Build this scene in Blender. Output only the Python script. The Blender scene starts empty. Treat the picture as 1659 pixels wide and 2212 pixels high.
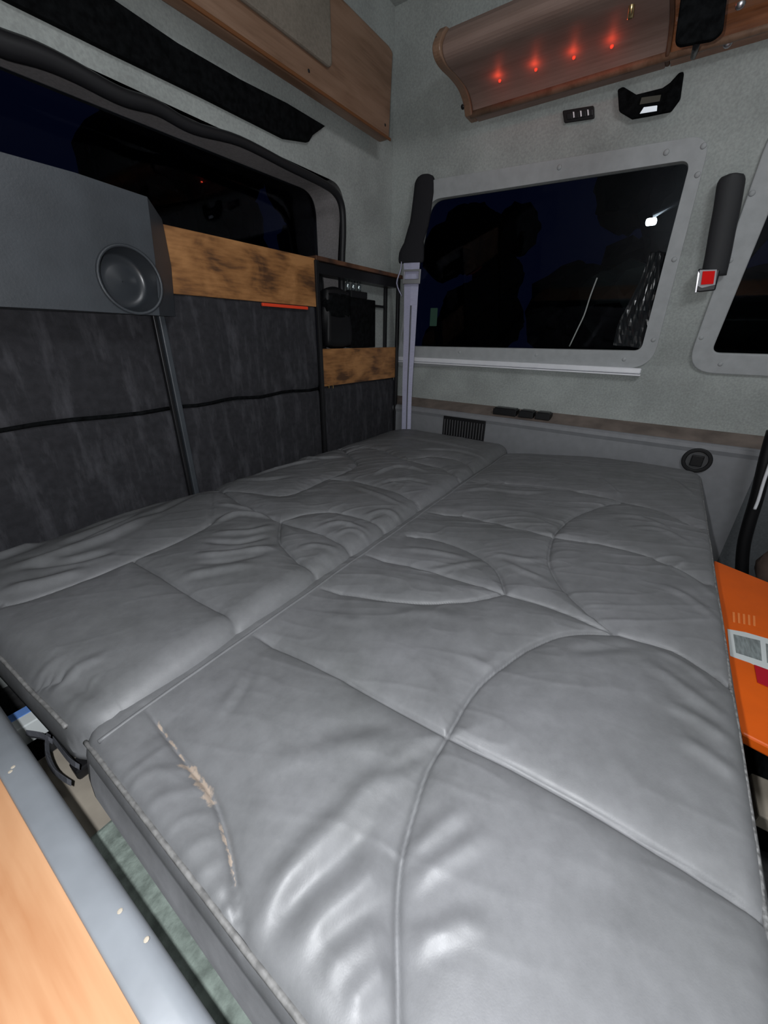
import bpy, bmesh, math, random
import numpy as np
from mathutils import Vector, Matrix
from mathutils.geometry import tessellate_polygon
random.seed(7); rng = np.random.RandomState(3)
C = bpy.context.scene.collection
CAMZ = 0.95
F, CX, CY = 834.0, 829.5, 1106.0
R = np.array([[0.5713742384404845, 0.33356387484094374, 0.7498443978904235],
              [-0.8205565626736159, 0.24864668214257457, 0.5146472140337981],
              [0.014778602769440125, 0.9093459016571114, -0.4157783352215437]])
CAM = Vector((0, 0, CAMZ))

# ------------------------------------------------------------ geometry of the van
def ray(x, y):
    v = R @ np.array([x - CX, CY - y, F])
    return Vector(v / np.linalg.norm(v))
def PX(x, y, X): v = ray(x, y); return CAM + v * (X / v.x)
def PY(x, y, Y): v = ray(x, y); return CAM + v * (Y / v.y)
def PZ(x, y, z): v = ray(x, y); return CAM + v * ((z - CAMZ) / v.z)
SX, SK, SF = 2.08, 0.18, -0.10          # side wall: plane, lean, height where the lean begins
def XS(zr): return SX - SK * max(0, zr - SF)
def S(x, y, off=0.0):                    # meets the side wall (off = distance in front of it)
    v = ray(x, y)
    t = (SX + SK * SF - off) / (v.x + SK * v.z)
    if (v * t).z < SF: t = (SX - off) / v.x
    return CAM + v * t
RY, RK, RF = 1.36, 0.12, 0.30
def YR(zr): return RY - RK * max(0, zr - RF)
def Q(x, y, off=0.0):                    # meets the rear wall
    v = ray(x, y)
    t = (RY + RK * RF - off) / (v.y + RK * v.z)
    if (v * t).z < RF: t = (RY - off) / v.y
    return CAM + v * t
def BED(x, y):                           # meets the bed's upper side
    v = ray(x, y)
    t = -0.46 / (v.z + 0.0714 * v.y)
    if (v * t).y > 0.52: t = -0.487 / v.z
    return CAM + v * t

# ------------------------------------------------------------ materials
def mat(name, col, rough=0.6, metal=0.0, noise=0.0, nscale=20, bump=0.0, bscale=200, spec=0.5, emit=None, estr=0, col2=None, stretch=(1,1,1), detail=4, coat=0.0, bdist=0.002):
    m = bpy.data.materials.new(name); m.use_nodes = True
    nt = m.node_tree; b = nt.nodes['Principled BSDF']
    b.inputs['Base Color'].default_value = (*col, 1); b.inputs['Roughness'].default_value = rough
    b.inputs['Metallic'].default_value = metal; b.inputs['Specular IOR Level'].default_value = spec
    b.inputs['Coat Weight'].default_value = coat
    if emit: b.inputs['Emission Color'].default_value = (*emit, 1); b.inputs['Emission Strength'].default_value = estr
    tc = nt.nodes.new('ShaderNodeTexCoord'); mp = nt.nodes.new('ShaderNodeMapping'); mp.inputs['Scale'].default_value = stretch
    nt.links.new(tc.outputs['Object'], mp.inputs['Vector'])
    if noise or col2:
        n = nt.nodes.new('ShaderNodeTexNoise'); n.inputs['Scale'].default_value = nscale; n.inputs['Detail'].default_value = detail
        nt.links.new(mp.outputs[0], n.inputs['Vector'])
        r = nt.nodes.new('ShaderNodeValToRGB')
        c2 = col2 if col2 else tuple(c * (1 - noise) for c in col)
        c1 = col if col2 else tuple(min(1, c * (1 + noise)) for c in col)
        r.color_ramp.elements[0].position = 0.35; r.color_ramp.elements[1].position = 0.65
        r.color_ramp.elements[0].color = (*c2, 1); r.color_ramp.elements[1].color = (*c1, 1)
        nt.links.new(n.outputs['Fac'], r.inputs[0]); nt.links.new(r.outputs[0], b.inputs['Base Color'])
    if bump:
        n2 = nt.nodes.new('ShaderNodeTexNoise'); n2.inputs['Scale'].default_value = bscale; n2.inputs['Detail'].default_value = 3
        nt.links.new(mp.outputs[0], n2.inputs['Vector'])
        bp = nt.nodes.new('ShaderNodeBump'); bp.inputs['Strength'].default_value = bump; bp.inputs['Distance'].default_value = bdist
        nt.links.new(n2.outputs['Fac'], bp.inputs['Height']); nt.links.new(bp.outputs[0], b.inputs['Normal'])
    return m
def fabric_mat(name, col, var=0.12):
    """brushed trim fabric: blotchy nap plus a fine speckle"""
    m = mat(name, col, 0.95, noise=var, nscale=5, bump=0.2, bscale=220, spec=0.15, detail=6)
    nt = m.node_tree; b = nt.nodes['Principled BSDF']
    src = b.inputs['Base Color'].links[0].from_socket
    tc = nt.nodes.new('ShaderNodeTexCoord')
    n = nt.nodes.new('ShaderNodeTexNoise'); n.inputs['Scale'].default_value = 140; n.inputs['Detail'].default_value = 2
    nt.links.new(tc.outputs['Object'], n.inputs['Vector'])
    r = nt.nodes.new('ShaderNodeMapRange'); r.inputs['From Min'].default_value = 0.3; r.inputs['From Max'].default_value = 0.7
    r.inputs['To Min'].default_value = 0.88; r.inputs['To Max'].default_value = 1.1
    mx = nt.nodes.new('ShaderNodeMix'); mx.data_type = 'RGBA'; mx.blend_type = 'MULTIPLY'; mx.inputs[0].default_value = 1
    nt.links.new(n.outputs['Fac'], r.inputs[0]); nt.links.new(src, mx.inputs[6]); nt.links.new(r.outputs[0], mx.inputs[7])
    nt.links.new(mx.outputs[2], b.inputs['Base Color'])
    return m
M = {}
M['trim'] = fabric_mat('grey_trim_fabric', (0.345, 0.368, 0.357))
M['trim_dark'] = fabric_mat('dark_trim_fabric', (0.10, 0.108, 0.115))
M['frame'] = mat('grey_frame_plastic', (0.36, 0.375, 0.385), 0.6, noise=0.06, nscale=30, bump=0.1, bscale=250)
M['lowpanel'] = mat('lower_panel_vinyl', (0.20, 0.205, 0.218), 0.6, noise=0.05, nscale=30, bump=0.15, bscale=300, bdist=0.001)
M['ledge'] = mat('ledge_brown', (0.16, 0.128, 0.11), 0.7, noise=0.25, nscale=12, bump=0.2)
M['ledge_dark'] = mat('ledge_dark', (0.05, 0.05, 0.045), 0.8)
M['plastic_black'] = mat('black_plastic', (0.007, 0.007, 0.008), 0.5, spec=0.3)
M['black_fabric'] = mat('black_fabric', (0.005, 0.0055, 0.006), 0.95, noise=0.4, nscale=60, bump=0.3, spec=0.03)
M['rubber'] = mat('black_rubber', (0.012, 0.012, 0.014), 0.5, spec=0.4)
M['belt'] = mat('belt_webbing', (0.42, 0.42, 0.56), 0.55, noise=0.08, nscale=50, bump=0.4, bscale=90, stretch=(1,1,12))
M['belt_dark'] = mat('dark_webbing', (0.10, 0.105, 0.12), 0.6, noise=0.15, nscale=60, bump=0.3)
M['chrome'] = mat('chrome', (0.62, 0.62, 0.66), 0.28, 1.0)
M['steel_dark'] = mat('dark_metal', (0.02, 0.02, 0.022), 0.35, 0.4)
M['brass'] = mat('brass', (0.9, 0.68, 0.35), 0.25, 1.0)
M['white_plastic'] = mat('white_plastic', (0.78, 0.79, 0.83), 0.35, noise=0.03)
M['red'] = mat('red_button', (0.85, 0.004, 0.004), 0.6, spec=0.15)
M['red_strip'] = mat('red_strip', (0.75, 0.06, 0.02), 0.4)
M['orange'] = mat('orange_card', (0.72, 0.11, 0.004), 0.45, noise=0.07, nscale=9, bump=0.08, bscale=60)
M['orange_print'] = mat('pale_print', (0.85, 0.24, 0.06), 0.5)
M['label'] = mat('label_paper', (0.62, 0.66, 0.66), 0.5)
M['label_grey'] = mat('label_print', (0.22, 0.25, 0.25), 0.5, noise=0.25, nscale=40, stretch=(1, 6, 1))
M['label_red'] = mat('label_red', (0.42, 0.006, 0.02), 0.45)
M['carpet'] = mat('green_grey_carpet', (0.15, 0.18, 0.16), 0.95, noise=0.3, nscale=60, bump=0.6, bscale=260, spec=0.1)
M['floor'] = mat('floor_carpet', (0.05, 0.05, 0.052), 0.95, noise=0.3, nscale=40, bump=0.5)
M['edge'] = mat('grey_edge_trim', (0.165, 0.178, 0.195), 0.42, noise=0.10, nscale=14, bump=0.06, bscale=90)
M['beige'] = mat('beige_panel', (0.31, 0.275, 0.225), 0.8, noise=0.15, nscale=16)
M['blue'] = mat('blue_label', (0.12, 0.25, 0.6), 0.5)
M['foliage'] = mat('night_foliage', (0.008, 0.014, 0.010), 0.95)
M['bark'] = mat('night_bark', (0.02, 0.017, 0.015), 0.95)
M['asphalt'] = mat('asphalt', (0.02, 0.02, 0.022), 0.9, noise=0.3, nscale=8)
M['sign'] = mat('green_sign', (0.03, 0.08, 0.05), 0.5, emit=(0.10, 0.19, 0.13), estr=0.35)
M['lamp'] = mat('lamp_glow', (1, 1, 1), 0.5, emit=(0.85, 0.95, 1.0), estr=40)
M['led'] = mat('red_led', (0.7, 0.08, 0.05), 0.5, emit=(1.0, 0.10, 0.045), estr=0.30)
M['film'] = mat('window_film', (0.012, 0.014, 0.016), 0.24, spec=0.35)
M['dark_vinyl'] = mat('dark_vinyl', (0.042, 0.048, 0.056), 0.42, noise=0.15, nscale=9, bump=0.25, bscale=220, bdist=0.001)
M['thread'] = mat('worn_piping', (0.15, 0.148, 0.145), 0.55, noise=0.3, nscale=120)
M['stitch'] = mat('seam_thread', (0.13, 0.13, 0.13), 0.7, noise=0.5, nscale=200)

def glass_mat():
    m = bpy.data.materials.new('tinted_glass'); m.use_nodes = True; nt = m.node_tree; nt.nodes.clear()
    o = nt.nodes.new('ShaderNodeOutputMaterial'); mix = nt.nodes.new('ShaderNodeMixShader')
    tr = nt.nodes.new('ShaderNodeBsdfTransparent'); tr.inputs[0].default_value = (0.55, 0.58, 0.6, 1)
    gl = nt.nodes.new('ShaderNodeBsdfGlossy'); gl.inputs['Roughness'].default_value = 0.02; gl.inputs['Color'].default_value = (0.35, 0.35, 0.4, 1)
    fr = nt.nodes.new('ShaderNodeFresnel'); fr.inputs[0].default_value = 1.35
    nt.links.new(fr.outputs[0], mix.inputs[0]); nt.links.new(tr.outputs[0], mix.inputs[1]); nt.links.new(gl.outputs[0], mix.inputs[2])
    nt.links.new(mix.outputs[0], o.inputs[0]); return m
M['glass'] = glass_mat()

def wood_mat(name, c1, c2, c3, rough, scale=6, stretch=(1, 1, 1), coat=0.0):
    m = bpy.data.materials.new(name); m.use_nodes = True; nt = m.node_tree; b = nt.nodes['Principled BSDF']
    tc = nt.nodes.new('ShaderNodeTexCoord'); mp = nt.nodes.new('ShaderNodeMapping'); mp.inputs['Scale'].default_value = stretch
    n1 = nt.nodes.new('ShaderNodeTexNoise'); n1.inputs['Scale'].default_value = scale; n1.inputs['Detail'].default_value = 8; n1.inputs['Distortion'].default_value = 0.6
    n2 = nt.nodes.new('ShaderNodeTexNoise'); n2.inputs['Scale'].default_value = scale * 9; n2.inputs['Detail'].default_value = 4
    mp2 = nt.nodes.new('ShaderNodeMapping'); mp2.inputs['Scale'].default_value = tuple(s * (0.25 if s <= 1 else 1) for s in stretch)
    ad = nt.nodes.new('ShaderNodeMath'); ad.operation = 'MULTIPLY_ADD'; ad.inputs[1].default_value = 0.35
    r = nt.nodes.new('ShaderNodeValToRGB'); e = r.color_ramp.elements
    e[0].position = 0.50; e[0].color = (*c3, 1); e[1].position = 0.82; e[1].color = (*c1, 1)
    k = r.color_ramp.elements.new(0.64); k.color = (*c2, 1)
    L = nt.links.new
    L(tc.outputs['Object'], mp.inputs[0]); L(tc.outputs['Object'], mp2.inputs[0]); L(mp.outputs[0], n1.inputs['Vector']); L(mp2.outputs[0], n2.inputs['Vector'])
    L(n2.outputs['Fac'], ad.inputs[0]); L(n1.outputs['Fac'], ad.inputs[2]); L(ad.outputs[0], r.inputs[0]); L(r.outputs[0], b.inputs['Base Color'])
    b.inputs['Roughness'].default_value = rough; b.inputs['Coat Weight'].default_value = coat; b.inputs['Coat Roughness'].default_value = 0.08
    return m
M['rustic'] = wood_mat('rustic_wood', (0.42, 0.20, 0.072), (0.26, 0.115, 0.038), (0.085, 0.038, 0.016), 0.5, 7, (1, 1, 1.6))
M['rustic_dark'] = wood_mat('rustic_wood_edge', (0.16, 0.075, 0.04), (0.10, 0.045, 0.025), (0.04, 0.02, 0.012), 0.5, 9)
M['console'] = wood_mat('console_wood', (0.27, 0.185, 0.155), (0.235, 0.158, 0.13), (0.20, 0.13, 0.105), 0.62, 3, (6, 1, 6))
M['console_rear'] = wood_mat('console_rear_wood', (0.27, 0.165, 0.11), (0.225, 0.132, 0.085), (0.17, 0.095, 0.058), 0.45, 3, (1, 6, 6))
M['console_gloss'] = wood_mat('glossy_console_wood', (0.36, 0.14, 0.06), (0.26, 0.095, 0.038), (0.15, 0.05, 0.02), 0.22, 4, (4, 1, 4), 0.6)
M['tan_door'] = fabric_mat('tan_inset', (0.20, 0.175, 0.145), 0.1)
M['armrest'] = wood_mat('orange_wood', (0.45, 0.25, 0.135), (0.40, 0.21, 0.108), (0.35, 0.165, 0.078), 0.38, 3, (5, 1, 5))

def leather_mat():
    m = bpy.data.materials.new('grey_leather'); m.use_nodes = True; nt = m.node_tree; b = nt.nodes['Principled BSDF']; L = nt.links.new
    tc = nt.nodes.new('ShaderNodeTexCoord')
    n = nt.nodes.new('ShaderNodeTexNoise'); n.inputs['Scale'].default_value = 5; n.inputs['Detail'].default_value = 7
    r = nt.nodes.new('ShaderNodeValToRGB'); r.color_ramp.elements[0].position = 0.3; r.color_ramp.elements[1].position = 0.7
    r.color_ramp.elements[0].color = (0.112, 0.115, 0.118, 1); r.color_ramp.elements[1].color = (0.146, 0.148, 0.156, 1)
    at = nt.nodes.new('ShaderNodeAttribute'); at.attribute_name = 'wear'
    n3 = nt.nodes.new('ShaderNodeTexNoise'); n3.inputs['Scale'].default_value = 120; n3.inputs['Detail'].default_value = 5
    th = nt.nodes.new('ShaderNodeMath'); th.operation = 'MULTIPLY_ADD'; th.inputs[1].default_value = 2.0; th.inputs[2].default_value = -1.15
    ad = nt.nodes.new('ShaderNodeMath'); ad.operation = 'ADD'; ad.use_clamp = False
    mr = nt.nodes.new('ShaderNodeMapRange'); mr.inputs['From Min'].default_value = 0.45; mr.inputs['From Max'].default_value = 0.8
    mx = nt.nodes.new('ShaderNodeMix'); mx.data_type = 'RGBA'; mx.inputs[7].default_value = (0.30, 0.245, 0.20, 1)
    L(tc.outputs['Object'], n.inputs['Vector']); L(tc.outputs['Object'], n3.inputs['Vector'])
    n4 = nt.nodes.new('ShaderNodeTexNoise'); n4.inputs['Scale'].default_value = 26; n4.inputs['Detail'].default_value = 8; n4.inputs['Roughness'].default_value = 0.7
    m4_ = nt.nodes.new('ShaderNodeMapRange'); m4_.inputs['From Min'].default_value = 0.3; m4_.inputs['From Max'].default_value = 0.7; m4_.inputs['To Min'].default_value = 0.86; m4_.inputs['To Max'].default_value = 1.14
    mm = nt.nodes.new('ShaderNodeMix'); mm.data_type = 'RGBA'; mm.blend_type = 'MULTIPLY'; mm.inputs[0].default_value = 1
    L(tc.outputs['Object'], n4.inputs['Vector']); L(n4.outputs['Fac'], m4_.inputs[0]); L(m4_.outputs[0], mm.inputs[7])
    L(n.outputs['Fac'], r.inputs[0]); L(r.outputs[0], mm.inputs[6]); L(mm.outputs[2], mx.inputs[6])
    L(n3.outputs['Fac'], th.inputs[0]); L(th.outputs[0], ad.inputs[0]); L(at.outputs['Fac'], ad.inputs[1]); L(ad.outputs[0], mr.inputs[0]); L(mr.outputs[0], mx.inputs[0])
    L(mx.outputs[2], b.inputs['Base Color'])
    b.inputs['Roughness'].default_value = 0.40; b.inputs['Specular IOR Level'].default_value = 0.5
    v = nt.nodes.new('ShaderNodeTexVoronoi'); v.inputs['Scale'].default_value = 420; v.feature = 'DISTANCE_TO_EDGE'
    w = nt.nodes.new('ShaderNodeTexNoise'); w.inputs['Scale'].default_value = 45; w.inputs['Detail'].default_value = 9; w.inputs['Distortion'].default_value = 0.4
    b1 = nt.nodes.new('ShaderNodeBump'); b1.inputs['Strength'].default_value = 0.12; b1.inputs['Distance'].default_value = 0.0006
    b2 = nt.nodes.new('ShaderNodeBump'); b2.inputs['Strength'].default_value = 0.16; b2.inputs['Distance'].default_value = 0.002
    L(tc.outputs['Object'], v.inputs['Vector']); L(tc.outputs['Object'], w.inputs['Vector'])
    L(w.outputs['Fac'], b2.inputs['Height']); L(v.outputs['Distance'], b1.inputs['Height']); L(b2.outputs[0], b1.inputs['Normal']); L(b1.outputs[0], b.inputs['Normal'])
    rr = nt.nodes.new('ShaderNodeMapRange'); rr.inputs['To Min'].default_value = 0.42; rr.inputs['To Max'].default_value = 0.60
    L(w.outputs['Fac'], rr.inputs[0]); L(rr.outputs[0], b.inputs['Roughness'])
    return m
M['leather'] = leather_mat()

def hb_mat():
    """black non-woven fabric with pale vertical dust streaks"""
    m = mat('headboard_fabric', (0.026, 0.026, 0.030), 0.9, noise=0.15, nscale=50, bump=0.4, bscale=300, spec=0.2)
    nt = m.node_tree; b = nt.nodes['Principled BSDF']; L = nt.links.new
    src = b.inputs['Base Color'].links[0].from_socket
    tc = nt.nodes.new('ShaderNodeTexCoord'); mp = nt.nodes.new('ShaderNodeMapping'); mp.inputs['Scale'].default_value = (14, 1, 3.5)
    n = nt.nodes.new('ShaderNodeTexNoise'); n.inputs['Scale'].default_value = 1.6; n.inputs['Detail'].default_value = 8; n.inputs['Roughness'].default_value = 0.65
    r = nt.nodes.new('ShaderNodeMapRange'); r.inputs['From Min'].default_value = 0.5; r.inputs['From Max'].default_value = 0.82; r.inputs['To Max'].default_value = 0.55
    mx = nt.nodes.new('ShaderNodeMix'); mx.data_type = 'RGBA'; mx.inputs[7].default_value = (0.12, 0.12, 0.135, 1)
    L(tc.outputs['Object'], mp.inputs[0]); L(mp.outputs[0], n.inputs['Vector']); L(n.outputs['Fac'], r.inputs[0]); L(r.outputs[0], mx.inputs[0]); L(src, mx.inputs[6]); L(mx.outputs[2], b.inputs['Base Color'])
    return m
M['hb'] = hb_mat()

# ------------------------------------------------------------ helpers
def tag(o, label=None, cat=None, group=None, kind=None):
    if label: o['label'] = label
    if cat: o['category'] = cat
    if group: o['group'] = group
    if kind: o['kind'] = kind
    return o
def empty(name, loc=(0, 0, 0)):
    o = bpy.data.objects.new(name, None); C.objects.link(o); o.location = loc; o.empty_display_size = 0.05; return o
def link(name, me, m, parent=None, smooth=False, bevel=0.0, seg=2):
    me.materials.append(m)
    o = bpy.data.objects.new(name, me); C.objects.link(o)
    if smooth:
        for p in me.polygons: p.use_smooth = True
    if bevel:
        bv = o.modifiers.new('bevel', 'BEVEL'); bv.width = bevel; bv.segments = seg; bv.limit_method = 'ANGLE'; bv.angle_limit = math.radians(40)
    if parent:
        o.parent = parent; o.matrix_parent_inverse = Matrix.Translation(-parent.location) if parent.type == 'EMPTY' else Matrix.Identity(4)
    return o
def from_bm(name, bm, m, parent=None, smooth=False, bevel=0.0, seg=2):
    bmesh.ops.recalc_face_normals(bm, faces=bm.faces)
    me = bpy.data.meshes.new(name); bm.to_mesh(me); bm.free()
    return link(name, me, m, parent, smooth, bevel, seg)
def ngon_normal(pts):
    n = Vector((0, 0, 0))
    for i, a in enumerate(pts):
        b = pts[(i + 1) % len(pts)]; n += a.cross(b)
    return n.normalized()
def add_prism(bm, pts, vec):
    a = [bm.verts.new(p) for p in pts]; b = [bm.verts.new(p + vec) for p in pts]
    bm.faces.new(a); bm.faces.new(list(reversed(b)))
    for i in range(len(a)):
        j = (i + 1) % len(a); bm.faces.new((a[j], a[i], b[i], b[j]))
def prism(name, pts, vec, m, parent=None, bevel=0.0, smooth=False, seg=2):
    bm = bmesh.new(); add_prism(bm, [Vector(p) for p in pts], Vector(vec)); return from_bm(name, bm, m, parent, smooth, bevel, seg)
def box_pts(bm, x0, x1, y0, y1, z0, z1):
    add_prism(bm, [Vector((x0, y0, z0)), Vector((x1, y0, z0)), Vector((x1, y1, z0)), Vector((x0, y1, z0))], Vector((0, 0, z1 - z0)))
def box(name, x0, x1, y0, y1, z0, z1, m, parent=None, bevel=0.0):
    bm = bmesh.new(); box_pts(bm, x0, x1, y0, y1, z0, z1); return from_bm(name, bm, m, parent, False, bevel)
def fillet(pts, r, n=5):
    out = []; N = len(pts)
    rs = r if isinstance(r, (list, tuple)) else [r] * N
    for i in range(N):
        p, a, b = pts[i], pts[i - 1], pts[(i + 1) % N]; rr = rs[i]
        if rr <= 0: out.append(p.copy()); continue
        u = (a - p); v = (b - p); d = min(rr, u.length * 0.45, v.length * 0.45); u.normalize(); v.normalize()
        s, e = p + u * d, p + v * d
        for k in range(n + 1):
            t = k / n; out.append(s * (1 - t) ** 2 + p * 2 * t * (1 - t) + e * t ** 2)
    return out
def add_tube(bm, pts, r, n=10, cap=True, flat=1.0):
    pts = [Vector(p) for p in pts]; rings = []; up = None
    for i, p in enumerate(pts):
        t = (pts[min(i + 1, len(pts) - 1)] - pts[max(i - 1, 0)]).normalized()
        if up is None: up = Vector((0, 0, 1)) if abs(t.z) < 0.9 else Vector((1, 0, 0))
        s = t.cross(up).normalized(); u = s.cross(t).normalized(); up = u
        rr = r[i] if isinstance(r, (list, tuple)) else r
        rings.append([bm.verts.new(p + s * math.cos(a) * rr + u * math.sin(a) * rr * flat) for a in [2 * math.pi * k / n for k in range(n)]])
    for a, b in zip(rings, rings[1:]):
        for k in range(n): bm.faces.new((a[k], a[(k + 1) % n], b[(k + 1) % n], b[k]))
    if cap: bm.faces.new(rings[0]); bm.faces.new(list(reversed(rings[-1])))
def tube(name, pts, r, m, parent=None, n=10, flat=1.0):
    bm = bmesh.new(); add_tube(bm, pts, r, n, True, flat); return from_bm(name, bm, m, parent, True)
def catmull(pts, k=6):
    pts = [Vector(p) for p in pts]; out = []
    for i in range(len(pts) - 1):
        p0, p1, p2, p3 = pts[max(i - 1, 0)], pts[i], pts[i + 1], pts[min(i + 2, len(pts) - 1)]
        for j in range(k):
            t = j / k
            out.append(0.5 * ((2 * p1) + (p2 - p0) * t + (2 * p0 - 5 * p1 + 4 * p2 - p3) * t * t + (3 * p1 - p0 - 3 * p2 + p3) * t ** 3))
    out.append(pts[-1]); return out
def ring_slab(bm, outer, inner, vec):
    n = len(outer)
    A = [bm.verts.new(p) for p in outer]; B = [bm.verts.new(p) for p in inner]
    A2 = [bm.verts.new(p + vec) for p in outer]; B2 = [bm.verts.new(p + vec) for p in inner]
    for i in range(n):
        j = (i + 1) % n
        bm.faces.new((A[i], A[j], B[j], B[i])); bm.faces.new((A2[j], A2[i], B2[i], B2[j]))
        bm.faces.new((A[j], A[i], A2[i], A2[j])); bm.faces.new((B[i], B[j], B2[j], B2[i]))
def sheet_holes(bm, outer, holes, vec):
    """flat sheet with holes, given thickness along vec"""
    loops = [outer] + holes; flat = [p for l in loops for p in l]
    tris = tessellate_polygon(loops)
    v1 = [bm.verts.new(p) for p in flat]; v2 = [bm.verts.new(p + vec) for p in flat]
    for t in tris:
        try: bm.faces.new([v1[i] for i in t]); bm.faces.new([v2[i] for i in reversed(t)])
        except ValueError: pass
    k = 0
    for l in loops:
        n = len(l)
        for i in range(n):
            j = (i + 1) % n
            bm.faces.new((v1[k + i], v1[k + j], v2[k + j], v2[k + i]))
        k += n
def ribbon(bm, pts, widths, side, thick, nrm):
    """strap: a centre line, its width vectors along side and thickness along nrm"""
    rows = []
    for p, w in zip(pts, widths):
        p = Vector(p); rows.append([bm.verts.new(p - side * w / 2), bm.verts.new(p + nrm * thick * 0.5), bm.verts.new(p + side * w / 2), bm.verts.new(p - nrm * thick * 0.5)])
    for a, b in zip(rows, rows[1:]):
        for k in range(4): bm.faces.new((a[k], a[(k + 1) % 4], b[(k + 1) % 4], b[k]))
    bm.faces.new(rows[0]); bm.faces.new(list(reversed(rows[-1])))
def dome(bm, c, n, r, h, seg=12, rings=4):
    n = n.normalized(); u = n.orthogonal().normalized(); v = n.cross(u); prev = None
    for i in range(rings):
        a = math.pi / 2 * i / rings
        ring = [bm.verts.new(c + (u * math.cos(t) + v * math.sin(t)) * r * math.cos(a) + n * h * math.sin(a)) for t in [2 * math.pi * k / seg for k in range(seg)]]
        if prev:
            for k in range(seg): bm.faces.new((prev[k], prev[(k + 1) % seg], ring[(k + 1) % seg], ring[k]))
        else: bm.faces.new(list(reversed(ring)))
        prev = ring
    top = bm.verts.new(c + n * h)
    for k in range(seg): bm.faces.new((prev[k], prev[(k + 1) % seg], top))
def disc_pts(c, n, r, seg=24):
    n = n.normalized(); u = n.orthogonal().normalized(); v = n.cross(u)
    return [c + (u * math.cos(t) + v * math.sin(t)) * r for t in [2 * math.pi * k / seg for k in range(seg)]]
V = Vector
SN = V((-1, 0, -SK)).normalized()        # inward normal of the leaning side wall (upper part)

# ------------------------------------------------------------ the shell
tag(box('floor', -0.45, 2.2, -1.7, 1.5, -0.05, 0.0, M['floor']), kind='structure')
tag(box('ceiling', -0.45, 2.2, -1.7, 1.5, 2.14, 2.18, M['trim']), kind='structure')
tag(box('wall_left', -0.50, -0.45, -1.7, 1.5, 0, 2.14, M['trim']), kind='structure')
tag(box('wall_front', -0.45, 2.2, -1.72, -1.7, 0, 2.14, M['trim']), kind='structure')

# side (right) wall with the two window holes
w1_in = [S(866, 747), S(1385, 757), S(1492, 346), S(930, 432)]
w1_out = [S(858, 790), S(1408, 794), S(1538, 290), S(915, 392)]
w2_in = [S(1536, 762), PX(1800, 770, 2.062), None, S(1650, 440)]
zt = w1_in[2].z; zb = w1_in[1].z
def SP(Y, z): return V((XS(z - CAMZ), Y, z))
w2b = S(1536, 762); w2t = S(1690, 300)
w2_in = [SP(w2b.y, zb), SP(-1.1, zb), SP(-1.1, zt), SP(w2b.y - 0.03, zt)]
w2_out = [SP(w2b.y + 0.065, zb - 0.075), SP(-1.18, zb - 0.075), SP(-1.18, zt + 0.06), SP(w2b.y + 0.045, zt + 0.07)]
def loopfit(pts, r, n=8): return fillet(pts, r, n)
L1i = loopfit(w1_in, [0.06, 0.03, 0.03, 0.06]); L1o = loopfit(w1_out, [0.05, 0.09, 0.06, 0.08])
L2i = loopfit(w2_in, 0.03); L2o = loopfit(w2_out, [0.10, 0.06, 0.06, 0.08])
z0s = CAMZ + SF
z_led = CAMZ - 0.33
bm = bmesh.new()
outer = [SP(1.5, z0s), SP(-1.7, z0s), SP(-1.7, 2.14), SP(1.5, 2.14)]
sheet_holes(bm, outer, [L1i, L2i], V((0.03, 0, 0)))
box_pts(bm, SX, SX + 0.03, -1.7, 1.5, z_led - 0.02, z0s)
tag(from_bm('wall_right', bm, M['trim']), kind='structure')
# ledge and lower panel
LX = 1.955
ledz = CAMZ - 0.372
bm = bmesh.new()
add_prism(bm, [V((SX + 0.02, 1.5, z_led)), V((LX + 0.012, 1.5, ledz + 0.002)), V((LX + 0.012, 1.5, ledz - 0.02)), V((SX + 0.02, 1.5, ledz - 0.02))], V((0, -3.2, 0)))
tag(from_bm('trim_1', bm, M['ledge']), kind='structure')
bm = bmesh.new()
prof = [V((LX + 0.02, 1.45, ledz + 0.004)), V((LX + 0.006, 1.45, ledz + 0.004)), V((LX - 0.004, 1.45, ledz - 0.004)), V((LX - 0.006, 1.45, ledz - 0.018)), V((LX, 1.45, ledz - 0.035)), V((LX, 1.45, 0.0)), V((LX + 0.02, 1.45, 0.0))]
yend = PX(1628, 1050, LX).y
add_prism(bm, prof, V((0, yend - 1.45, 0)))
tag(from_bm('wall_right_lower', bm, M['lowpanel'], smooth=False), kind='structure')
tag(box('trim_2', LX - 0.001, SX, -1.7, yend + 0.01, 0.0, ledz - 0.03, M['trim_dark']), kind='structure')

# windows
def window(name, Lo, Li, rivets, out_only=False):
    w = empty(name, (Li[0].x, Li[0].y, Li[0].z)); tag(w, kind='structure')
    bm = bmesh.new(); ring_slab(bm, [p + SN * 0.012 for p in Lo], [p + SN * 0.012 for p in Li], -SN * 0.011)
    from_bm('window_frame', bm, M['frame'], w, bevel=0.004)
    for p in rivets:
        bm = bmesh.new(); dome(bm, p + SN * 0.012, SN, 0.009, 0.005); from_bm('rivet', bm, M['frame'], w, True)
    bm = bmesh.new(); add_prism(bm, [p - SN * 0.022 + (p - sum(Li, V()) / len(Li)).normalized() * 0.01 for p in Li], -SN * 0.004)
    from_bm('pane', bm, M['glass'], w)
    return w
window('window_1', L1o, L1i, [S(*p) for p in ((995, 760), (1160, 766), (1349, 775), (1412, 733), (1457, 560), (1507, 378), (1210, 362), (1440, 330), (925, 470), (1520, 316))])
window('window_2', L2o, L2i, [S(*p) for p in ((1577, 562), (1515, 728), (1556, 785), (1624, 418))])

# rear wall: pillar and header around the opening
gx = Q(739, 520).x; gz = Q(735, 430).z; gzz = YR(gz - CAMZ)
def RP(X, z): return V((X, YR(z - CAMZ), z))
bm = bmesh.new()
hole = fillet([RP(-0.3, CAMZ - 0.4), RP(gx, CAMZ - 0.4), RP(gx, CAMZ + RF)], 0)
top = CAMZ + 0.575
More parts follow.
